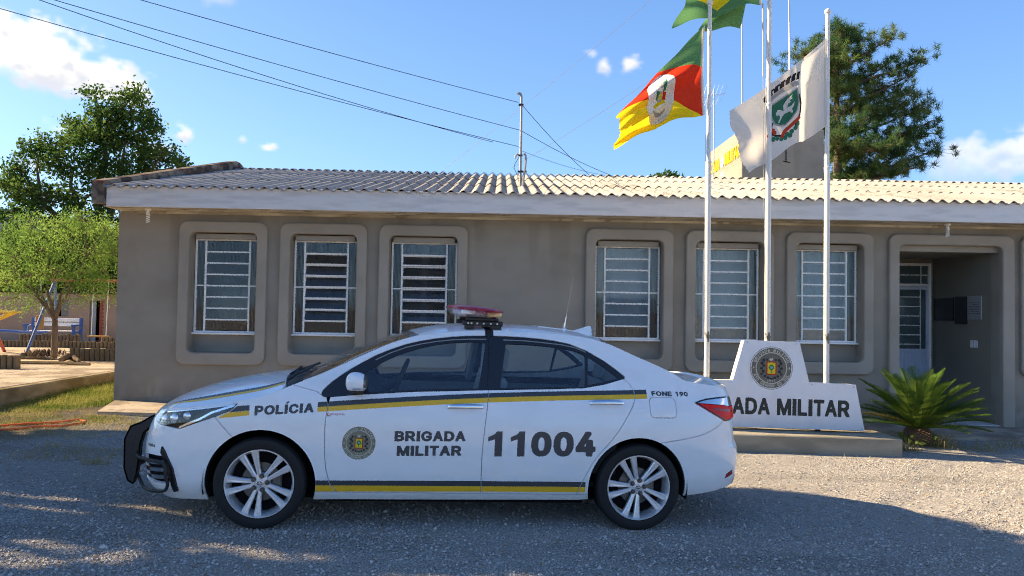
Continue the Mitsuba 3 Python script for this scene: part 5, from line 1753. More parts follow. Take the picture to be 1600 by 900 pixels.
PAN = {k: biggest(g.buffer(-GAP)) for k, g in dict(fender=fender, flank=flank, front_door=door1, rear_door=door2, fuel_flap=fuel, front_bumper=S_bf.difference(fog).difference(fogtri).difference(grille), rear_bumper=S_br, sill=sillp).items()}
gl1 = smooth_poly([(2.238, 1.105), (2.355, 1.180), (2.44, 1.222), (2.516, 1.252), (2.62, 1.286), (2.736, 1.313), (2.86, 1.332), (2.983, 1.341), (3.112, 1.344), (3.085, 1.18), (3.053, 1.012), (2.65, .996), (2.271, .966), (2.245, 1.03)], .012)
gl2 = smooth_poly([(3.213, 1.017), (3.24, 1.18), (3.266, 1.336), (3.40, 1.337), (3.521, 1.332), (3.713, 1.317), (3.80, 1.298), (3.872, 1.270), (3.862, 1.15), (3.852, 1.042), (3.55, 1.030)], .012)
gl3 = smooth_poly([(3.872, 1.054), (3.896, 1.262), (4.00, 1.196), (4.118, 1.110), (4.0, 1.080)], .008)
SIDES = ((1, ''), (-1, ''))


def both(name, poly, mat, cell=.03, off=0.0, rim=.012, label=None, par=None, far=True, far_cell=None):
    out = []
    for s in (1, -1):
        if s < 0 and not far:
            continue
        m_, n_ = drape(side, side_n, poly, cell if s > 0 else (far_cell or cell * 2), off, rim)
        if s < 0:
            m_, n_ = mirror(m_, n_)
        out.append(cpart(name, m_, mat, normals=n_, label=label if s > 0 else None, par=par[0 if s > 0 else 1] if par else None))
    return out


P1 = {}
for k_, g in PAN.items():
    if k_ in ('front_bumper', 'rear_bumper'):
        continue
    P1[k_] = both({'flank': 'body_side'}.get(k_, k_), g, 'car_white', .028, rim=.05 if k_ in ('none',) else .018)
for k_ in ('front_bumper', 'rear_bumper'):
    ms, ns, fs, o_ = [], [], [], 0
    for s in (1, -1):
        m_, n_ = drape(side, side_n, PAN[k_], .028, 0, .03)
        if s < 0:
            m_, n_ = mirror(m_, n_)
        ms.append(m_[0])
        ns.append(n_)
        fs.append(m_[1] + o_)
        o_ += len(m_[0])
    cpart(k_, (np.vstack(ms), np.vstack(fs)), 'car_white', normals=np.vstack(ns))
ms, ns, fs, o_ = [], [], [], 0
for s in (1, -1):
    m_, n_ = drape(side, side_n, biggest(S_tr.buffer(-GAP)), .03, 0, .01)
    if s < 0:
        m_, n_ = mirror(m_, n_)
    ms.append(m_[0]); ns.append(n_); fs.append(m_[1] + o_); o_ += len(m_[0])
TL = cpart('trunk_lid', (np.vstack(ms), np.vstack(fs)), 'car_white', normals=np.vstack(ns))
# dark shell behind the gaps and openings
low = base.difference(DLO.buffer(-.004)).intersection(sbox(-1, 0, 7, 1.06)).difference(Point(1.549, .312).buffer(.40)).difference(Point(4.255, .312).buffer(.395)).difference(sbox(2.0, .985, 4.2, 1.2))
both('inner_shell', low, 'underbody', .05, -.022, 0)
for s_, r_ in ((1.549, .377), (4.255, .371)):
    both('wheel_arch', Point(s_, .312).buffer(r_ + .022).difference(Point(s_, .312).buffer(r_)).intersection(base.buffer(-.006)), 'trim_black', .04, -.012, .25)

# windows: black frame with the panes set in
frame = DLO.buffer(-.0012).difference(gl1).difference(gl2).difference(gl3)
for s_, (g, nm) in enumerate(((frame.intersection(Polygon([(1, .5), (3.104, .5), (3.136, 1.5), (1, 1.5)])), 'front'), (frame.intersection(Polygon([(3.107, .5), (3.139, 1.5), (5, 1.5), (5, .5)])), 'rear'))):
    both('window_frame', g, 'car_black', .03, -.002, .014)
for g in (gl1, gl2, gl3):
    both('window', g.buffer(.004), 'car_glass', .03, -.007, 0)
# bright weather strip along the upper edge of the frames
strip = LineString([(2.30, 1.19), (2.40, 1.24), (2.51, 1.283), (2.62, 1.312), (2.736, 1.334), (2.86, 1.351), (2.983, 1.359), (3.115, 1.363)]).buffer(.003)
strip2 = LineString([(3.25, 1.362), (3.4, 1.362), (3.521, 1.355), (3.70, 1.341), (3.80, 1.323), (3.88, 1.293)]).buffer(.003)
both('weather_strip', strip.union(strip2), 'trim_grey', .03, .001, .003, far=False)

# the upper surfaces: rows from nose to tail between the flank edges and the centre line
nose, tailp = side(0, .762), side(S_LEN, 1.05)
ROW = np.array([(.45, nose[0], .762), (.70, -2.10, .838), (.923, -1.935, .905), (1.218, -1.72, .965), (1.40, -1.55, 1.000), (1.55, -1.42, 1.020), (1.70, -1.29, 1.036), (1.80, -1.165, 1.050), (2.0, -.98, 1.150), (2.2, -.80, 1.242), (2.4, -.60, 1.322), (2.6, -.39, 1.394),
                (2.70, -.30, 1.418), (2.85, -.15, 1.450), (3.05, .08, 1.472), (3.25, .33, 1.478), (3.5, .62, 1.472), (3.75, .90, 1.453), (3.9, 1.05, 1.430), (4.0, 1.14, 1.408), (4.03, 1.165, 1.400), (4.29, 1.42, 1.288), (4.544, 1.65, 1.185), (4.687, 1.79, 1.120),
                (4.71, 1.83, 1.108), (4.8, 1.92, 1.101), (4.9, 2.02, 1.096), (5.0, 2.11, 1.088), (5.12, tailp[0], 1.05)])
XC, ZC = PchipInterpolator(ROW[:, 0], ROW[:, 1]), PchipInterpolator(ROW[:, 0], ROW[:, 2])


def top(s, t):
    """Point of the upper surface at row s and t from -1 (near edge) to 1."""
    s, t = np.broadcast_arrays(np.asarray(s, float), np.asarray(t, float))

    def reg(s):
        e = side(s, E_of(s))
        k = (1 - np.abs(t) ** 2.5)
        return np.stack([e[..., 0] + (XC(s) - e[..., 0]) * (1 - np.abs(t) ** 2.0), -e[..., 1] * t, e[..., 2] + (ZC(s) - e[..., 2]) * k], -1)

    p = reg(s)
    s0, s1 = np.full_like(s, .45), np.full_like(s, 5.12)
    sf = .45 * np.abs(t) ** 1.0
    f = side(sf, E_of(sf))
    f[..., 1] = np.where(t < 0, f[..., 1], -f[..., 1])
    w = np.clip(1 - (s - .45) / .35, 0, 1) ** 2
    p = p + (f - reg(s0)) * w[..., None]
    sb = S_LEN - (S_LEN - 5.12) * np.abs(t)
    b = side(sb, E_of(sb))
    b[..., 1] = np.where(t < 0, b[..., 1], -b[..., 1])
    w = np.clip(1 - (5.12 - s) / .25, 0, 1) ** 2
    return p + (b - reg(s1)) * w[..., None]


def top_n(s, t):
    s, t = np.broadcast_arrays(np.asarray(s, float), np.asarray(t, float))
    s, t = np.clip(s, .455, 5.115), np.clip(t, -.995, .995)
    n = np.cross(top(s, t + .004) - top(s, t - .004), top(s - .004, t) - top(s + .004, t))
    n /= np.linalg.norm(n, axis=-1, keepdims=True) + 1e-12
    return np.where(n[..., 2:] < 0, -n, n)


def tpanel(name, poly, mat, off=0.0, rim=.012, cell=(.03, .07), label=None, par=None):
    m_, n_ = drape(top, top_n, poly, cell, off, rim)
    return cpart(name, m_, mat, normals=n_, label=label, par=par)


HOOD = tpanel('hood', Polygon([(.452, -.992), (.452, .992), (1.66, .995), (1.69, .9), (1.695, .5), (1.70, 0), (1.695, -.5), (1.69, -.9), (1.66, -.995)]), 'car_white', 0, .02)
tpanel('cowl', sbox(1.695, -.97, 1.815, .97), 'trim_black', -.018, .0)
WS = tpanel('windscreen', sbox(1.805, -.965, 2.60, .965), 'car_glass', -.003, 0, cell=(.04, .12))
wb = sbox(1.80, -.972, 2.615, .972).difference(sbox(1.85, -.925, 2.55, .925))
tpanel('windscreen_border', wb, 'car_black', -.001, .006)
tpanel('pillar_trim', unary_union([sbox(1.80, s * .986 - .012, 2.62, s * .986 + .012) for s in (-1, 1)]), 'car_white', 0, .01)
tpanel('roof', Polygon([(2.617, -.985), (2.617, .985), (4.015, .985), (4.015, -.985)]), 'car_white', 0, .012)
tpanel('roof_moulding', unary_union([sbox(2.62, s * .991 - .007, 4.0, s * .991 + .007) for s in (-1, 1)]), 'trim_black', -.004, .0)
tpanel('rear_window', sbox(4.025, -.95, 4.69, .95), 'car_glass', -.004, 0, cell=(.04, .12))
wb = sbox(4.018, -.975, 4.698, .975).difference(sbox(4.08, -.89, 4.64, .89))
tpanel('rear_window_border', wb, 'car_black', -.002, .006)
tpanel('rear_pillar_trim', unary_union([sbox(4.018, s * .988 - .011, 4.70, s * .988 + .011) for s in (-1, 1)]), 'car_white', 0, .01)
tpanel('trunk_top', sbox(4.703, -.985, 5.118, .985), 'car_white', 0, .012, par=None)
tpanel('spoiler_lip', Polygon([(4.99, -.97), (4.99, .97), (5.11, .97), (5.11, -.97)]), 'car_white', .014, .016)
tpanel('headliner', sbox(2.64, -.95, 4.0, .95), 'headliner', -.035, 0)
# stripe on the near and far edge of the hood
for sg in (-1, 1):
    c = lambda a: np.array(a)
    ss = np.linspace(.78, 1.685, 16)
    tm = -.865 + .045 * (ss - .78) / .9 + .02 * np.sin((ss - .78) * 3)
    lo = np.c_[ss, tm - .045 * np.clip((ss - .72) * 3, .25, 1)]
    mi_ = np.c_[ss, tm]
    hi = np.c_[ss, tm + .06 * np.clip((ss - .72) * 3, .25, 1)]
    a_, b_ = Polygon(np.r_[lo, mi_[::-1]]), Polygon(np.r_[mi_, hi[::-1]])
    if sg > 0:
        a_, b_ = (affinity.scale(g, 1, -1, origin=(0, 0)) for g in (a_, b_))
    tpanel('yellow_stripe', a_, 'decal_yellow', .0015, 0, par=HOOD)
    tpanel('grey_stripe', b_, 'decal_grey', .0015, 0, par=HOOD)
# wipers
for (t0, s0_, t1, s1_) in ((-.80, 1.735, -.15, 1.86), (-.45, 1.74, .35, 1.85)):
    k = np.linspace(0, 1, 9)
    p = top(s0_ + (s1_ - s0_) * k, t0 + (t1 - t0) * k) + top_n(s0_ + (s1_ - s0_) * k, t0 + (t1 - t0) * k) * .022
    cpart('wiper', MB().tube(p, .009, 6).tube([p[0] - [0.03, 0, .02], p[0], (p[0] + p[4]) / 2 + [0, 0, .02]], .011, 6), 'trim_black', smooth=40)

# stripes and lettering on the flank
stickA = CubicSpline([1.921, 2.5, 3.128, 3.75, 4.324], [.891, .938, .980, 1.009, 1.032])
sB = CubicSpline([1.921, 2.5, 3.128, 3.75, 4.324], [.858, .906, .949, .978, 1.001])
sC = CubicSpline([1.921, 2.5, 3.128, 3.75, 4.324], [.825, .873, .916, .946, .969])
sx_ = np.linspace(1.921, 4.323, 60)
bandA = Polygon(np.r_[np.c_[sx_, stickA(sx_)], np.c_[sx_[::-1], sB(sx_[::-1])]])
bandB = Polygon(np.r_[np.c_[sx_, sB(sx_)], np.c_[sx_[::-1], sC(sx_[::-1])]])
lowA = Polygon([(1.929, .346), (3.09, .356), (3.86, .357), (3.86, .320), (3.09, .318), (1.929, .311)])
lowB = Polygon([(1.929, .311), (3.09, .318), (3.86, .320), (3.86, .281), (3.09, .277), (1.929, .266)])
fA = Polygon([(1.372, .850), (1.456, .860), (1.458, .824), (1.318, .805)])
fB = Polygon([(1.308, .803), (1.458, .822), (1.458, .790), (1.239, .762)])
FLAGS = {k_: unary_union([PAN[k_]]) for k_ in PAN}
for k_ in ('fender', 'front_door', 'rear_door', 'flank'):
    for nm, gs, mat in (('grey_stripe', (bandA, lowA, fA), 'decal_grey'), ('yellow_stripe', (bandB, lowB, fB), 'decal_yellow')):
        for g in gs:
            for g in polys(g.buffer(0).intersection(PAN[k_].buffer(-.001))):
                if g.area > 1e-4:
                    both(nm, g, mat, .03, .0009, 0, par=P1[k_])


def decal(par, name, g, mat, off=.0012, cell=.03):
    m_, n_ = drape(side, side_n, g, cell, off, 0)
    return cpart(name, m_, mat, normals=n_, par=par)


fen, fd, rd, qt = P1['fender'][0], P1['front_door'][0], P1['rear_door'][0], P1['flank'][0]


def slant(g, x0, z0, k):
    return affinity.translate(affinity.affine_transform(affinity.translate(g, -x0, -z0), [1, 0, k, 1, 0, 0]), x0, z0)


decal(fen, 'lettering', slant(block_text('POLÍCIA', 1.493, 1.895, .790, .855), 1.493, .790, .075), 'decal_grey')
decal(fd, 'lettering', slant(block_text('BRIGADA', 2.464, 2.967, .631, .704), 2.464, .631, .018), 'decal_grey')
decal(fd, 'lettering', slant(block_text('MILITAR', 2.484, 2.942, .528, .601), 2.484, .528, .018), 'decal_grey')
num = slant(block_text('11004', 3.130, 3.922, .534, .715), 3.13, .534, .015)
for g in polys(num):
    decal(rd, 'number', g, 'decal_grey')
decal(qt, 'lettering', block_text('FONE 190', 4.361, 4.662, .990, 1.023), 'decal_grey')
decal(fd, 'red_mark', fit_text('magesip', 2.020, 2.110, .803, .822, False).union(sbox(1.990, .797, 2.014, .820).difference(sbox(1.997, .803, 2.010, .823))), 'decal_red')
bk_ = cpart('number', drape(side, side_n, slant(block_text('11004', .650, .775, .529, .550), .65, .529, .04), .02, .0012)[0], 'decal_grey')
bd = {}
for m_, lv, g in crest(.124):
    if m_ == 'sign_white' or (m_ == 'sign_grey'):
        continue
    bd.setdefault((m_, lv), []).append(affinity.translate(g, 2.218, .614))
bp = None
for (m_, lv), gs in bd.items():
    mm, nn = drape(side, side_n, unary_union(gs), .03, .0009 + .0006 * lv, 0)
    if bp is None:
        bp = cpart('badge', mm, 'badge_olive', normals=nn)
    else:
        cpart({'crest_cream': 'cream_lettering', 'crest_dark': 'ornament', 'crest_red': 'red_frame', 'crest_yellow': 'yellow_field', 'crest_green': 'green_star', 'crest_blue': 'blue_centre'}[m_], mm, m_, normals=nn, par=bp)

# door handles
for (s0_, s1_, z_, par_) in ((2.832, 3.086, .880, 'front_door'), (3.872, 4.128, .927, 'rear_door')):
    for q_ in (0, 1):
        ss = np.linspace(s0_, s1_, 22)
        t = np.linspace(0, 1, 22)
        outp = .012 + .026 * np.sin(np.pi * np.clip(t, .001, .999)) ** .45
        MBh = MB()
        ring = []
        for a in np.linspace(0, 2 * np.pi, 14)[:-1]:
            hh = .0135 + .004 * np.sin(np.pi * t)
            ring.append(side(ss, z_ + .016 * (t - .5) * .3 + np.sin(a) * hh) + side_n(ss, np.full(22, z_)) * (outp + np.cos(a) * .009)[:, None])
        ring = np.stack(ring, 1)
        V = ring.reshape(-1, 3)
        i_, j_ = np.meshgrid(np.arange(21), np.arange(13), indexing='ij')
        qd = np.stack([i_ * 13 + j_, i_ * 13 + (j_ + 1) % 13, (i_ + 1) * 13 + (j_ + 1) % 13, (i_ + 1) * 13 + j_], -1).reshape(-1, 4)
        MBh.add(V, qd)
        h_ = MBh.get() if q_ == 0 else mirror(MBh)
        cpart('handle', h_, 'car_white' if q_ else 'chrome', smooth=50, par=P1[par_][q_])
    g = affinity.scale(Point((s0_ + s1_) / 2, z_).buffer(1), .055, .028)
    decal(P1[par_][0], 'handle_cup', affinity.translate(g, -.01, -.004), 'trim_grey' if False else 'car_white', .0008)

# headlights
both('lamp_housing', lamp, 'steel_dark', .03, -.05, 0)
HL = both('headlight', lamp.buffer(-.002), 'clear_lens', .025, .0, .05)
clearz = Polygon([(.70, .76), (.80, .780), (1.02, .808), (1.125, .822), (1.09, .765), (.985, .690), (.81, .704), (.715, .728)])
dark = lamp.difference(clearz.buffer(.004)).buffer(-.005)
both('dark_trim', dark, 'trim_black', .03, -.003, 0, par=HL)
cs = LineString([(.985, .690), (1.03, .714), (1.12, .752), (1.20, .800), (1.30, .836), (1.355, .855)]).buffer(.007)
both('chrome_strip', cs.intersection(lamp.buffer(-.004)).union(LineString([(.74, .772), (.93, .797), (1.15, .828), (1.34, .858)]).buffer(.0035).intersection(lamp)), 'chrome', .03, .001, .006, par=HL)
for (s_, z_, r_) in ((.80, .741, .036), (.915, .752, .042), (1.02, .772, .034)):
    c = side(s_, z_)
    n_ = side_n(s_, z_)
    m_ = trimesh.creation.icosphere(subdivisions=2, radius=r_)
    for q_ in (0, 1):
        v = np.asarray(m_.vertices) * [1, .8, 1] + c - n_ * (r_ * .55 + .018)
        mm = (v, np.asarray(m_.faces))
        cpart('projector', mm if q_ == 0 else mirror(mm), 'chrome', smooth=True, par=HL[q_])
both('reflector', Polygon([(.72, .735), (.74, .762), (.83, .782), (1.0, .800), (1.04, .79), (1.0, .70), (.82, .712)]), 'plaque_metal', .025, -.040, 0, par=HL)
# grille, fog lamp, trims
both('grille', grille.intersection(body).buffer(-.002), 'trim_black', .05, -.03, 0)
both('hood_lip', body.intersection(hoodlip).buffer(-.001).difference(lamp), 'chrome', .04, -.002, .02)
both('corner_trim', fogtri.buffer(-.001), 'car_black', .03, .012, .05)
FG = both('fog_recess', fog.difference(fogtri), 'trim_black', .03, -.025, 0)
for z_ in (.425, .375, .325):
    f_ = LineString([(.50, z_ - .012), (.65, z_ - .006), (.86 + (.425 - z_) * .25, z_ + .012)]).buffer(.013)
    both('fin', f_, 'chrome', .025, -.002, .02, par=FG)
both('lower_lip', LineString([(.50, .272), (.70, .262), (.905, .268)]).buffer(.022), 'car_white', .03, .004, .03, par=FG)
# tail lamps
split = Polygon([(4.6, 1.1), (4.6, .955), (4.715, .942), (4.97, .925), (5.07, .912), (5.2, .915), (5.5, .93), (5.5, 1.1)])
TLt = both('tail_lamp', tail.difference(split).buffer(-.002), 'red_lens', .02, .006, .03)
both('clear_cap', tail.intersection(split).buffer(-.003), 'chrome', .02, .004, .03, par=TLt)
both('dark_edge', tail.difference(tail.buffer(-.009)).intersection(sbox(4.6, .7, 5.06, 1)), 'car_black', .02, .0085, .0, par=TLt)
both('inner_bar', LineString([(4.86, .898), (4.98, .888), (5.10, .878)]).buffer(.008), 'red_deep', .02, .0075, 0, par=TLt)
both('reflector', Polygon([(4.995, .372), (5.01, .405), (5.085, .428), (5.10, .395)]), 'red_deep', .02, .003, .01)
both('exhaust_trim', LineString([(5.2, .34), (S_LEN - .03, .335)]).buffer(.03), 'trim_black', .05, .002, .01)

# mirrors
for q_ in (0, 1):
    mk = trimesh.creation.icosphere(subdivisions=4, radius=1.0)
    v = np.asarray(mk.vertices).copy()
    v = np.sign(v) * np.abs(v) ** .84
    x = v[:, 0]
    v = np.stack([x * .076, v[:, 1] * .098, v[:, 2] * .071 * (1 - .10 * x)], 1)
    v[:, 0] -= .022 * (v[:, 1] / .095) ** 2 * -1
    v += [-.715, -.955, 1.045]
    m_ = (v, np.asarray(mk.faces))
    up = v[m_[1]].mean(1)[:, 2] > .995
    backf = v[m_[1]].mean(1)[:, 0] > -.665
    M_ = None
    for sel, nm, mat in ((up & ~backf, 'mirror', 'car_white'), (~up, 'lower_shell', 'trim_black'), (up & backf, 'mirror_glass', 'steel_dark')):
        mm = trimesh.Trimesh(v, m_[1][sel], process=False)
        mm.remove_unreferenced_vertices()
        g = (np.asarray(mm.vertices), np.asarray(mm.faces))
        g = g if q_ == 0 else mirror(g)
        if M_ is None:
            M_ = cpart(nm, g, mat, smooth=True)
        else:
            cpart(nm, g, mat, smooth=True, par=M_)
    ar = MB().box(-.75, -.67, -.90, -.80, .955, .985, .008)
    ind = MB().tube([(-.735, -1.048, 1.010), (-.69, -1.048, 1.010), (-.655, -1.025, 1.012)], .009, 6)
    cpart('arm', ar if q_ == 0 else mirror(ar), 'trim_black', par=M_)
    cpart('indicator', ind if q_ == 0 else mirror(ind), 'clear_lens' if False else 'plaque_metal', smooth=True, par=M_)

# wheels
def wheel(xc, sgn, steer=0.0):
    yc = -.862 * sgn

    def place(mb):
        m_ = mb.get() if isinstance(mb, MB) else mb
        v = np.asarray(m_[0]) * [1, 1, 1]
        if sgn < 0:
            v, f = v * [1, -1, 1], m_[1][:, ::-1]
        else:
            f = m_[1]
        return v + [xc, yc, .318], f
    W = numbered(f'{CAR}__wheel')
    tyre = [(.236, .010), (.243, -.004), (.262, -.012), (.285, -.012), (.304, -.004), (.3145, .016), (.3175, .04), (.3185, .11), (.3175, .18), (.312, .205), (.29, .22), (.236, .205)]
    rb_ = MB().lathe([(a, b) for a, b in [(r, -y) for r, y in tyre]], axis='y', n=72)
    scene[W] = shape(place(rb_), 'rubber', smooth=35, to=CAR_T)
    labels[W] = {}
    grooves = MB()
    for y in (.06, .11, .155):
        grooves.lathe([(.3192, -y - .004), (.3196, -y), (.3192, -y + .004)], axis='y', n=72)
    part(W, 'tread_groove', place(grooves), 'underbody', to=CAR_T)
    rim = MB().lathe([(a, -b) for a, b in [(.236, .02), (.2385, .000), (.236, -.006), (.231, -.006), (.226, .004), (.220, .02), (.213, .05), (.208, .12), (.212, .17)]], axis='y', n=72)
    part(W, 'rim', place(rim), 'alloy', smooth=30, to=CAR_T)
    bd_ = MB().lathe([(.0, -.10), (.205, -.10)], axis='y', n=40)
    part(W, 'inner_disc', place(bd_), 'underbody', to=CAR_T)
    part(W, 'brake_disc', place(MB().lathe([(0, -.088), (.075, -.088), (.076, -.075), (.135, -.075), (.135, -.092)], axis='y', n=48).box(.07, .14, .065, .11, -.06, .06, .01)), 'steel_dark', smooth=30, to=CAR_T)

    def face(v):
        r = np.hypot(v[:, 0], v[:, 1])
        return np.stack([v[:, 0], -v[:, 2] + .020 * np.clip(1 - r / .20, 0, 1) ** 1.0 + .004, v[:, 1]], 1)
    for k in range(5):
        for s in (-1, 1):
            a0 = math.radians(113 + 72 * k)
            ang = lambda r, off: (r * math.cos(a0 + off / r), r * math.sin(a0 + off / r))
            inn, out_ = .016 * s, .046 * s
            w0, w1 = .013, .025
            pts = [ang(.048, inn - w0), ang(.10, .0225 * s - .0145), ang(.16, .0335 * s - .0185), ang(.224, out_ - w1), ang(.229, out_), ang(.224, out_ + w1), ang(.16, .0335 * s + .0185), ang(.10, .0225 * s + .0145), ang(.048, inn + w0)]
            sp = MB().prism(Polygon(pts), -.035, .0, .007, to=face)
            part(W, 'spoke', place(sp), 'alloy', to=CAR_T)
    hub = MB().lathe([(0, -.020), (.060, -.024), (.066, -.032), (.068, -.07)], axis='y', n=36)
    part(W, 'hub', place(hub), 'alloy', smooth=25, to=CAR_T)
    for k in range(5):
        a = math.radians(77 + 72 * k)
        o = (.050 * math.cos(a), .020, .050 * math.sin(a))
        part(W, 'lug_nut', place(MB().lathe([(0, .014), (.008, .0135), (.0105, .008), (.0125, -.004)], o, 'y', 10).lathe([(.0185, -.001), (.018, .0035), (.0125, .0035)], o, 'y', 14)), 'steel_dark', smooth=30, to=CAR_T)
    cap = MB().lathe([(0, .006), (.022, .005), (.027, .001), (.028, -.006)], (0, .018, 0), 'y', 24)
    part(W, 'centre_cap', place(cap), 'alloy', smooth=30, to=CAR_T)
    ov = lambda cx_, cz_, a, b: affinity.translate(affinity.scale(Point(0, 0).buffer(1, quad_segs=8), a, b), cx_, cz_).difference(affinity.translate(affinity.scale(Point(0, 0).buffer(1, quad_segs=8), a * .74, b * .70), cx_, cz_))
    em = unary_union([ov(0, 0, .019, .0135), ov(0, .001, .0065, .0125), ov(0, .0075, .0125, .0058)])
    part(W, 'emblem', place(MB().prism(em, .0030, .0042, to=front(.0155))), 'trim_black', to=CAR_T)


for xc in (-1.357, 1.357):
    wheel(xc, 1)
for xc in (-1.357, 1.357):
    wheel(xc, -1)

for xc in (-1.36, 1.352):
    for sg in (1, -1):
        an = np.linspace(math.radians(-12), math.radians(192), 40)
        V = np.vstack([np.stack([xc + .385 * np.cos(an), np.full(40, y), .312 + .385 * np.sin(an)], 1) for y in (-.845, -.42)] + [np.array([[xc, -.42, .312]])])
        a = np.arange(39)
        Fq = np.vstack([np.stack([a, a + 1, a + 41], 1), np.stack([a, a + 41, a + 40], 1), np.stack([a + 40, a + 41, a * 0 + 80], 1)])
        cpart('wheel_well', (V, Fq) if sg > 0 else mirror((V, Fq)), 'underbody')
# underside and inside
ub = MB().box(-1.98, 1.7, -.70, .70, .19, .30).box(-.95, .95, -.80, .80, .19, .30)
cpart('underbody', ub, 'underbody')
eb = MB().box(-1.05, -.98, -.72, .72, .3, .95).box(-1.9, -1.75, -.6, .6, .3, .72)
cpart('bulkhead', eb, 'underbody')
cpart('floor_carpet', MB().box(-.97, 1.55, -.76, .76, .301, .33), 'dash_dark')
for q_ in (0, 1):
    mm, nn = drape(side, side_n, sbox(2.05, .40, 4.10, .955), .06, -.075, 0)
    mm, nn = (mm, nn) if q_ == 0 else mirror(mm, nn)
    cpart('door_lining', mm, 'trim_grey' if q_ else 'dash_dark', normals=nn)
    arm = MB().box(-.55, .05, -.79, -.73, .74, .80, .01)
    cpart('armrest', arm if q_ == 0 else mirror(arm), 'dash_dark')
dash = Polygon([(-1.05, .70), (-.62, .72), (-.52, .80), (-.55, .93), (-.72, .985), (-1.05, 1.0)])
cpart('dashboard', MB().prism(dash, -.70, .70, .0, to=lambda v: np.stack([v[:, 0], v[:, 2], v[:, 1]], 1)), 'dash_dark')
tt = np.linspace(0, 2 * np.pi, 40)
ax = np.array([.42, 0, .908])
e1, e2 = np.array([0, 1.0, 0]), np.array([.908, 0, -.42]) * -1
# rim of the steering wheel tilted towards the driver
e2 = np.array([.36, 0, .933])
cen = np.array([-.44, -.37, 1.00])
ST_ = cpart('steering_wheel', MB().tube(cen + .185 * (np.cos(tt)[:, None] * e1 + np.sin(tt)[:, None] * e2), .016, 8, cap=False), 'dash_dark', smooth=40)
cpart('spoke', MB().tube([cen - .18 * e1, cen + .18 * e1], .022, 6).tube([cen, cen - .18 * e2], .022, 6).tube([cen - [.02, 0, .0], cen - [.22, 0, .10]], .035, 8), 'dash_dark', par=ST_)


def pad(x0, x1, y0, y1, z0, z1, r, tilt=0.0, piv=(0, 0)):
    m_ = MB().box(x0, x1, y0, y1, z0, z1, r).get()
    m_ = trimesh.Trimesh(*m_).subdivide().subdivide()
    v = np.asarray(m_.vertices)
    c, s = math.cos(tilt), math.sin(tilt)
    dx, dz = v[:, 0] - piv[0], v[:, 2] - piv[1]
    return np.stack([piv[0] + dx * c + dz * s, v[:, 1], piv[1] - dx * s + dz * c], 1), np.asarray(m_.faces)


for y in (-.37, .37):
    S_ = cpart('seat', pad(-.30, .20, y - .25, y + .25, .42, .60, .05, -.06, (0, .5)), 'seat_fabric', smooth=50)
    cpart('backrest', pad(.13, .26, y - .24, y + .24, .55, 1.10, .05, .26, (.18, .55)), 'seat_fabric', smooth=50, par=S_)
    cpart('headrest', pad(.285, .38, y - .13, y + .13, 1.12, 1.30, .04, .16, (.30, 1.1)), 'seat_fabric', smooth=50, par=S_)
    cpart('headrest_post', MB().tube([(.30, y - .06, 1.05), (.33, y - .06, 1.16)], .007, 6).tube([(.30, y + .06, 1.05), (.33, y + .06, 1.16)], .007, 6), 'chrome', par=S_)
S_ = cpart('rear_seat', pad(.62, 1.12, -.66, .66, .44, .62, .05, -.08, (.9, .5)), 'seat_fabric', smooth=50)
cpart('backrest', pad(1.06, 1.20, -.66, .66, .56, 1.05, .05, .40, (1.12, .58)), 'trim_grey', smooth=50, par=S_)
for y in (-.4, 0, .4):
    cpart('headrest', pad(1.30, 1.38, y - .12, y + .12, 1.02, 1.15, .035, .25, (1.3, 1.05)), 'seat_fabric', smooth=50, par=S_)
cpart('parcel_shelf', MB().box(1.30, 1.80, -.66, .66, .98, 1.0), 'dash_dark')
cpart('seat_belt', MB().tube([(.285, -.57, 1.30), (.27, -.70, .75)], .016, 4).tube([(.285, .57, 1.30), (.27, .70, .75)], .016, 4), 'dash_dark')
for q_ in (0, 1):
    bp_ = [side(3.09, .98, -.05), side(3.13, 1.39, -.05)]
    pl = MB().tube([bp_[0], bp_[1]], .035, 6)
    cpart('inner_pillar', pl if q_ == 0 else mirror(pl), 'trim_grey')
cpart('rear_view_mirror', MB().box(-.50, -.47, -.11, .11, 1.27, 1.33, .01), 'dash_dark')

# light bar, strap, aerials: fixed to the roof, so parts of the car
def plan(k, n_=72):
    a = np.linspace(0, 2 * np.pi, n_, endpoint=False)
    x = np.sign(np.cos(a)) * np.abs(np.cos(a)) ** .8 * .205 * k
    y = np.sign(np.sin(a)) * np.abs(np.sin(a)) ** .55 * .575 * (1 - (1 - k) * .5)
    return x + .185 - .05 * (1 - (y / .575) ** 2), y


def layers(spec):
    V, n_ = [], 72
    for k, z in spec:
        x, y = plan(k)
        V.append(np.stack([x, y, z - .028 * (x - .185) / .4], 1))
    m_ = len(spec)
    i_, j_ = np.meshgrid(np.arange(m_ - 1), np.arange(n_), indexing='ij')
    q = np.stack([i_ * n_ + j_, i_ * n_ + (j_ + 1) % n_, (i_ + 1) * n_ + (j_ + 1) % n_, (i_ + 1) * n_ + j_], -1).reshape(-1, 4)
    return np.vstack(V), q


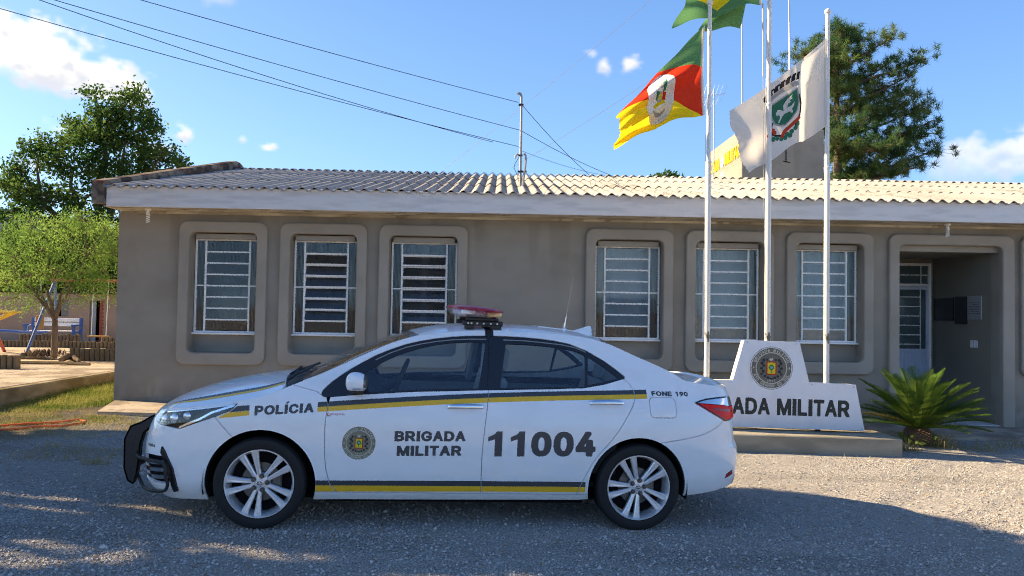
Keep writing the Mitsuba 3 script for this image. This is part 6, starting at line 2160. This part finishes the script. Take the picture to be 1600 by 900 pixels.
LB = cpart('light_bar', layers([(1.03, 1.575), (1.06, 1.580), (1.055, 1.588), (.98, 1.600), (.80, 1.609), (.4, 1.614), (.02, 1.616)]), 'red_cover', smooth=40, label='red and clear light bar on the roof')
cpart('clear_lens', layers([(.02, 1.522), (.66, 1.524), (.78, 1.528), (.94, 1.550), (1.05, 1.576)]), 'clear_lens', smooth=40, par=LB)
for q_, y in enumerate(np.linspace(-.50, .50, 11)):
    for x in (.07, .27):
        x_ = x - .05 * (1 - (y / .575) ** 2) + .015
        cpart('reflector', MB().box(x_ - .055, x_ + .055, y - .036, y + .036, 1.540 - .028 * (x_ - .185) / .4, 1.574 - .028 * (x_ - .185) / .4, .008), 'amber' if q_ in (0, 3, 7, 10) and x > .2 else 'white_plastic', par=LB)
for sg in (-1, 1):
    b_ = MB().box(.035, .345, sg * .44 - .05, sg * .44 + .05, 1.462, 1.500, .006).box(.06, .31, sg * .44 - .06, sg * .44 + .06, 1.500, 1.524, .006)
    b_.box(.05, .12, sg * .47 - .04, sg * .47 + .04, 1.44, 1.465).box(.25, .33, sg * .47 - .04, sg * .47 + .04, 1.44, 1.465)
    cpart('bracket', b_, 'trim_black', par=LB)
    for x in (.075, .10, .145, .195, .25, .30):
        cpart('bolt', MB().lathe([(0, 0), (.009, 0), (.007, .005), (0, .006)], (x, sg * .44 + sg * .05, 1.48), 'y', 8).get(), 'pole_steel', par=LB)
tpanel('strap', Polygon([(3.115, -.999), (3.115, -.70), (3.17, -.70), (3.17, -.999)]), 'car_black', .004, .006, par=LB)
decal(LB, 'strap', sbox(3.110, 1.387, 3.172, 1.4305), 'car_black', .004, .02)
cpart('shark_fin', trimesh.convex.convex_hull(np.array([(.98, -.03, 1.435), (.98, .03, 1.435), (1.16, -.033, 1.40), (1.16, .033, 1.40), (1.135, 0, 1.488), (1.155, 0, 1.482), (1.155, -.008, 1.47), (1.155, .008, 1.47)])), 'car_white', smooth=40)
cpart('whip_aerial', MB().tube([(.92, -.02, 1.44), (.925, -.02, 1.50), (.932, -.02, 1.55), (.937, -.02, 1.58), (.985, -.02, 1.90)], [.006, .005, .0035, .0006, .0003], 6), 'chrome', smooth=40)
cpart('aerial_foot', MB().lathe([(0, 1.50), (.006, 1.50), (.007, 1.47), (.014, 1.455), (.018, 1.44)], (.92, -.02, 0), n=12), 'chrome', smooth=40)
for t in (-.35, .35):
    tpanel('roof_rib', sbox(3.55, t - .012, 3.95, t + .012), 'car_white', .004, .004)

# push bar in front of the nose
BB = cpart('push_bar', MB().prism(Polygon([(-2.10, .735), (-2.185, .725), (-2.27, .672), (-2.335, .645), (-2.372, .555), (-2.366, .347), (-2.338, .262), (-2.305, .240), (-2.285, .30), (-2.275, .40), (-2.27, .52), (-2.25, .60), (-2.18, .672), (-2.10, .70)]).buffer(.008), -.028, .028, .012,
                                    to=lambda v: np.stack([v[:, 0], v[:, 2] - .50, v[:, 1]], 1)), 'trim_black', smooth=40, label='black push bar in front of the bumper')
pm = MB().prism(Polygon([(-2.10, .735), (-2.185, .725), (-2.27, .672), (-2.335, .645), (-2.372, .555), (-2.366, .347), (-2.338, .262), (-2.305, .240), (-2.285, .30), (-2.275, .40), (-2.27, .52), (-2.25, .60), (-2.18, .672), (-2.10, .70)]).buffer(.008), -.028, .028, .012, to=lambda v: np.stack([v[:, 0], v[:, 2] + .50, v[:, 1]], 1))
cpart('upright', pm, 'trim_black', smooth=40, par=BB)
cpart('cross_tube', MB().tube([(-2.35, -.48, .58), (-2.42, -.2, .58), (-2.42, .2, .58), (-2.35, .48, .58)], .024, 8).tube([(-2.34, -.48, .30), (-2.41, -.2, .30), (-2.41, .2, .30), (-2.34, .48, .30)], .024, 8), 'trim_black', smooth=40, par=BB)
for q_ in (0, 1):
    lp = [(.50, .470, .07), (.536, .455, .055), (.62, .450, .05), (.823, .456, .045), (.885, .450, .045), (.915, .42, .045), (.918, .362, .045), (.928, .31, .04), (.912, .275, .04), (.875, .258, .04), (.75, .252, .045), (.628, .252, .05), (.55, .272, .055), (.49, .31, .065)]
    pts = np.array([side(a, b) + side_n(a, b) * c for a, b, c in lp])
    pts = np.vstack([[(-2.345, -.50, .475)], pts, [(-2.335, -.50, .33)]])
    tq = np.linspace(0, len(pts) - 1, 70)
    pts = np.stack([PchipInterpolator(np.arange(len(pts)), pts[:, d])(tq) for d in range(3)], 1)
    m_ = MB().tube(pts, .0115, 8).get()
    cpart('side_loop', m_ if q_ == 0 else mirror(m_), 'trim_black', smooth=40, par=BB)
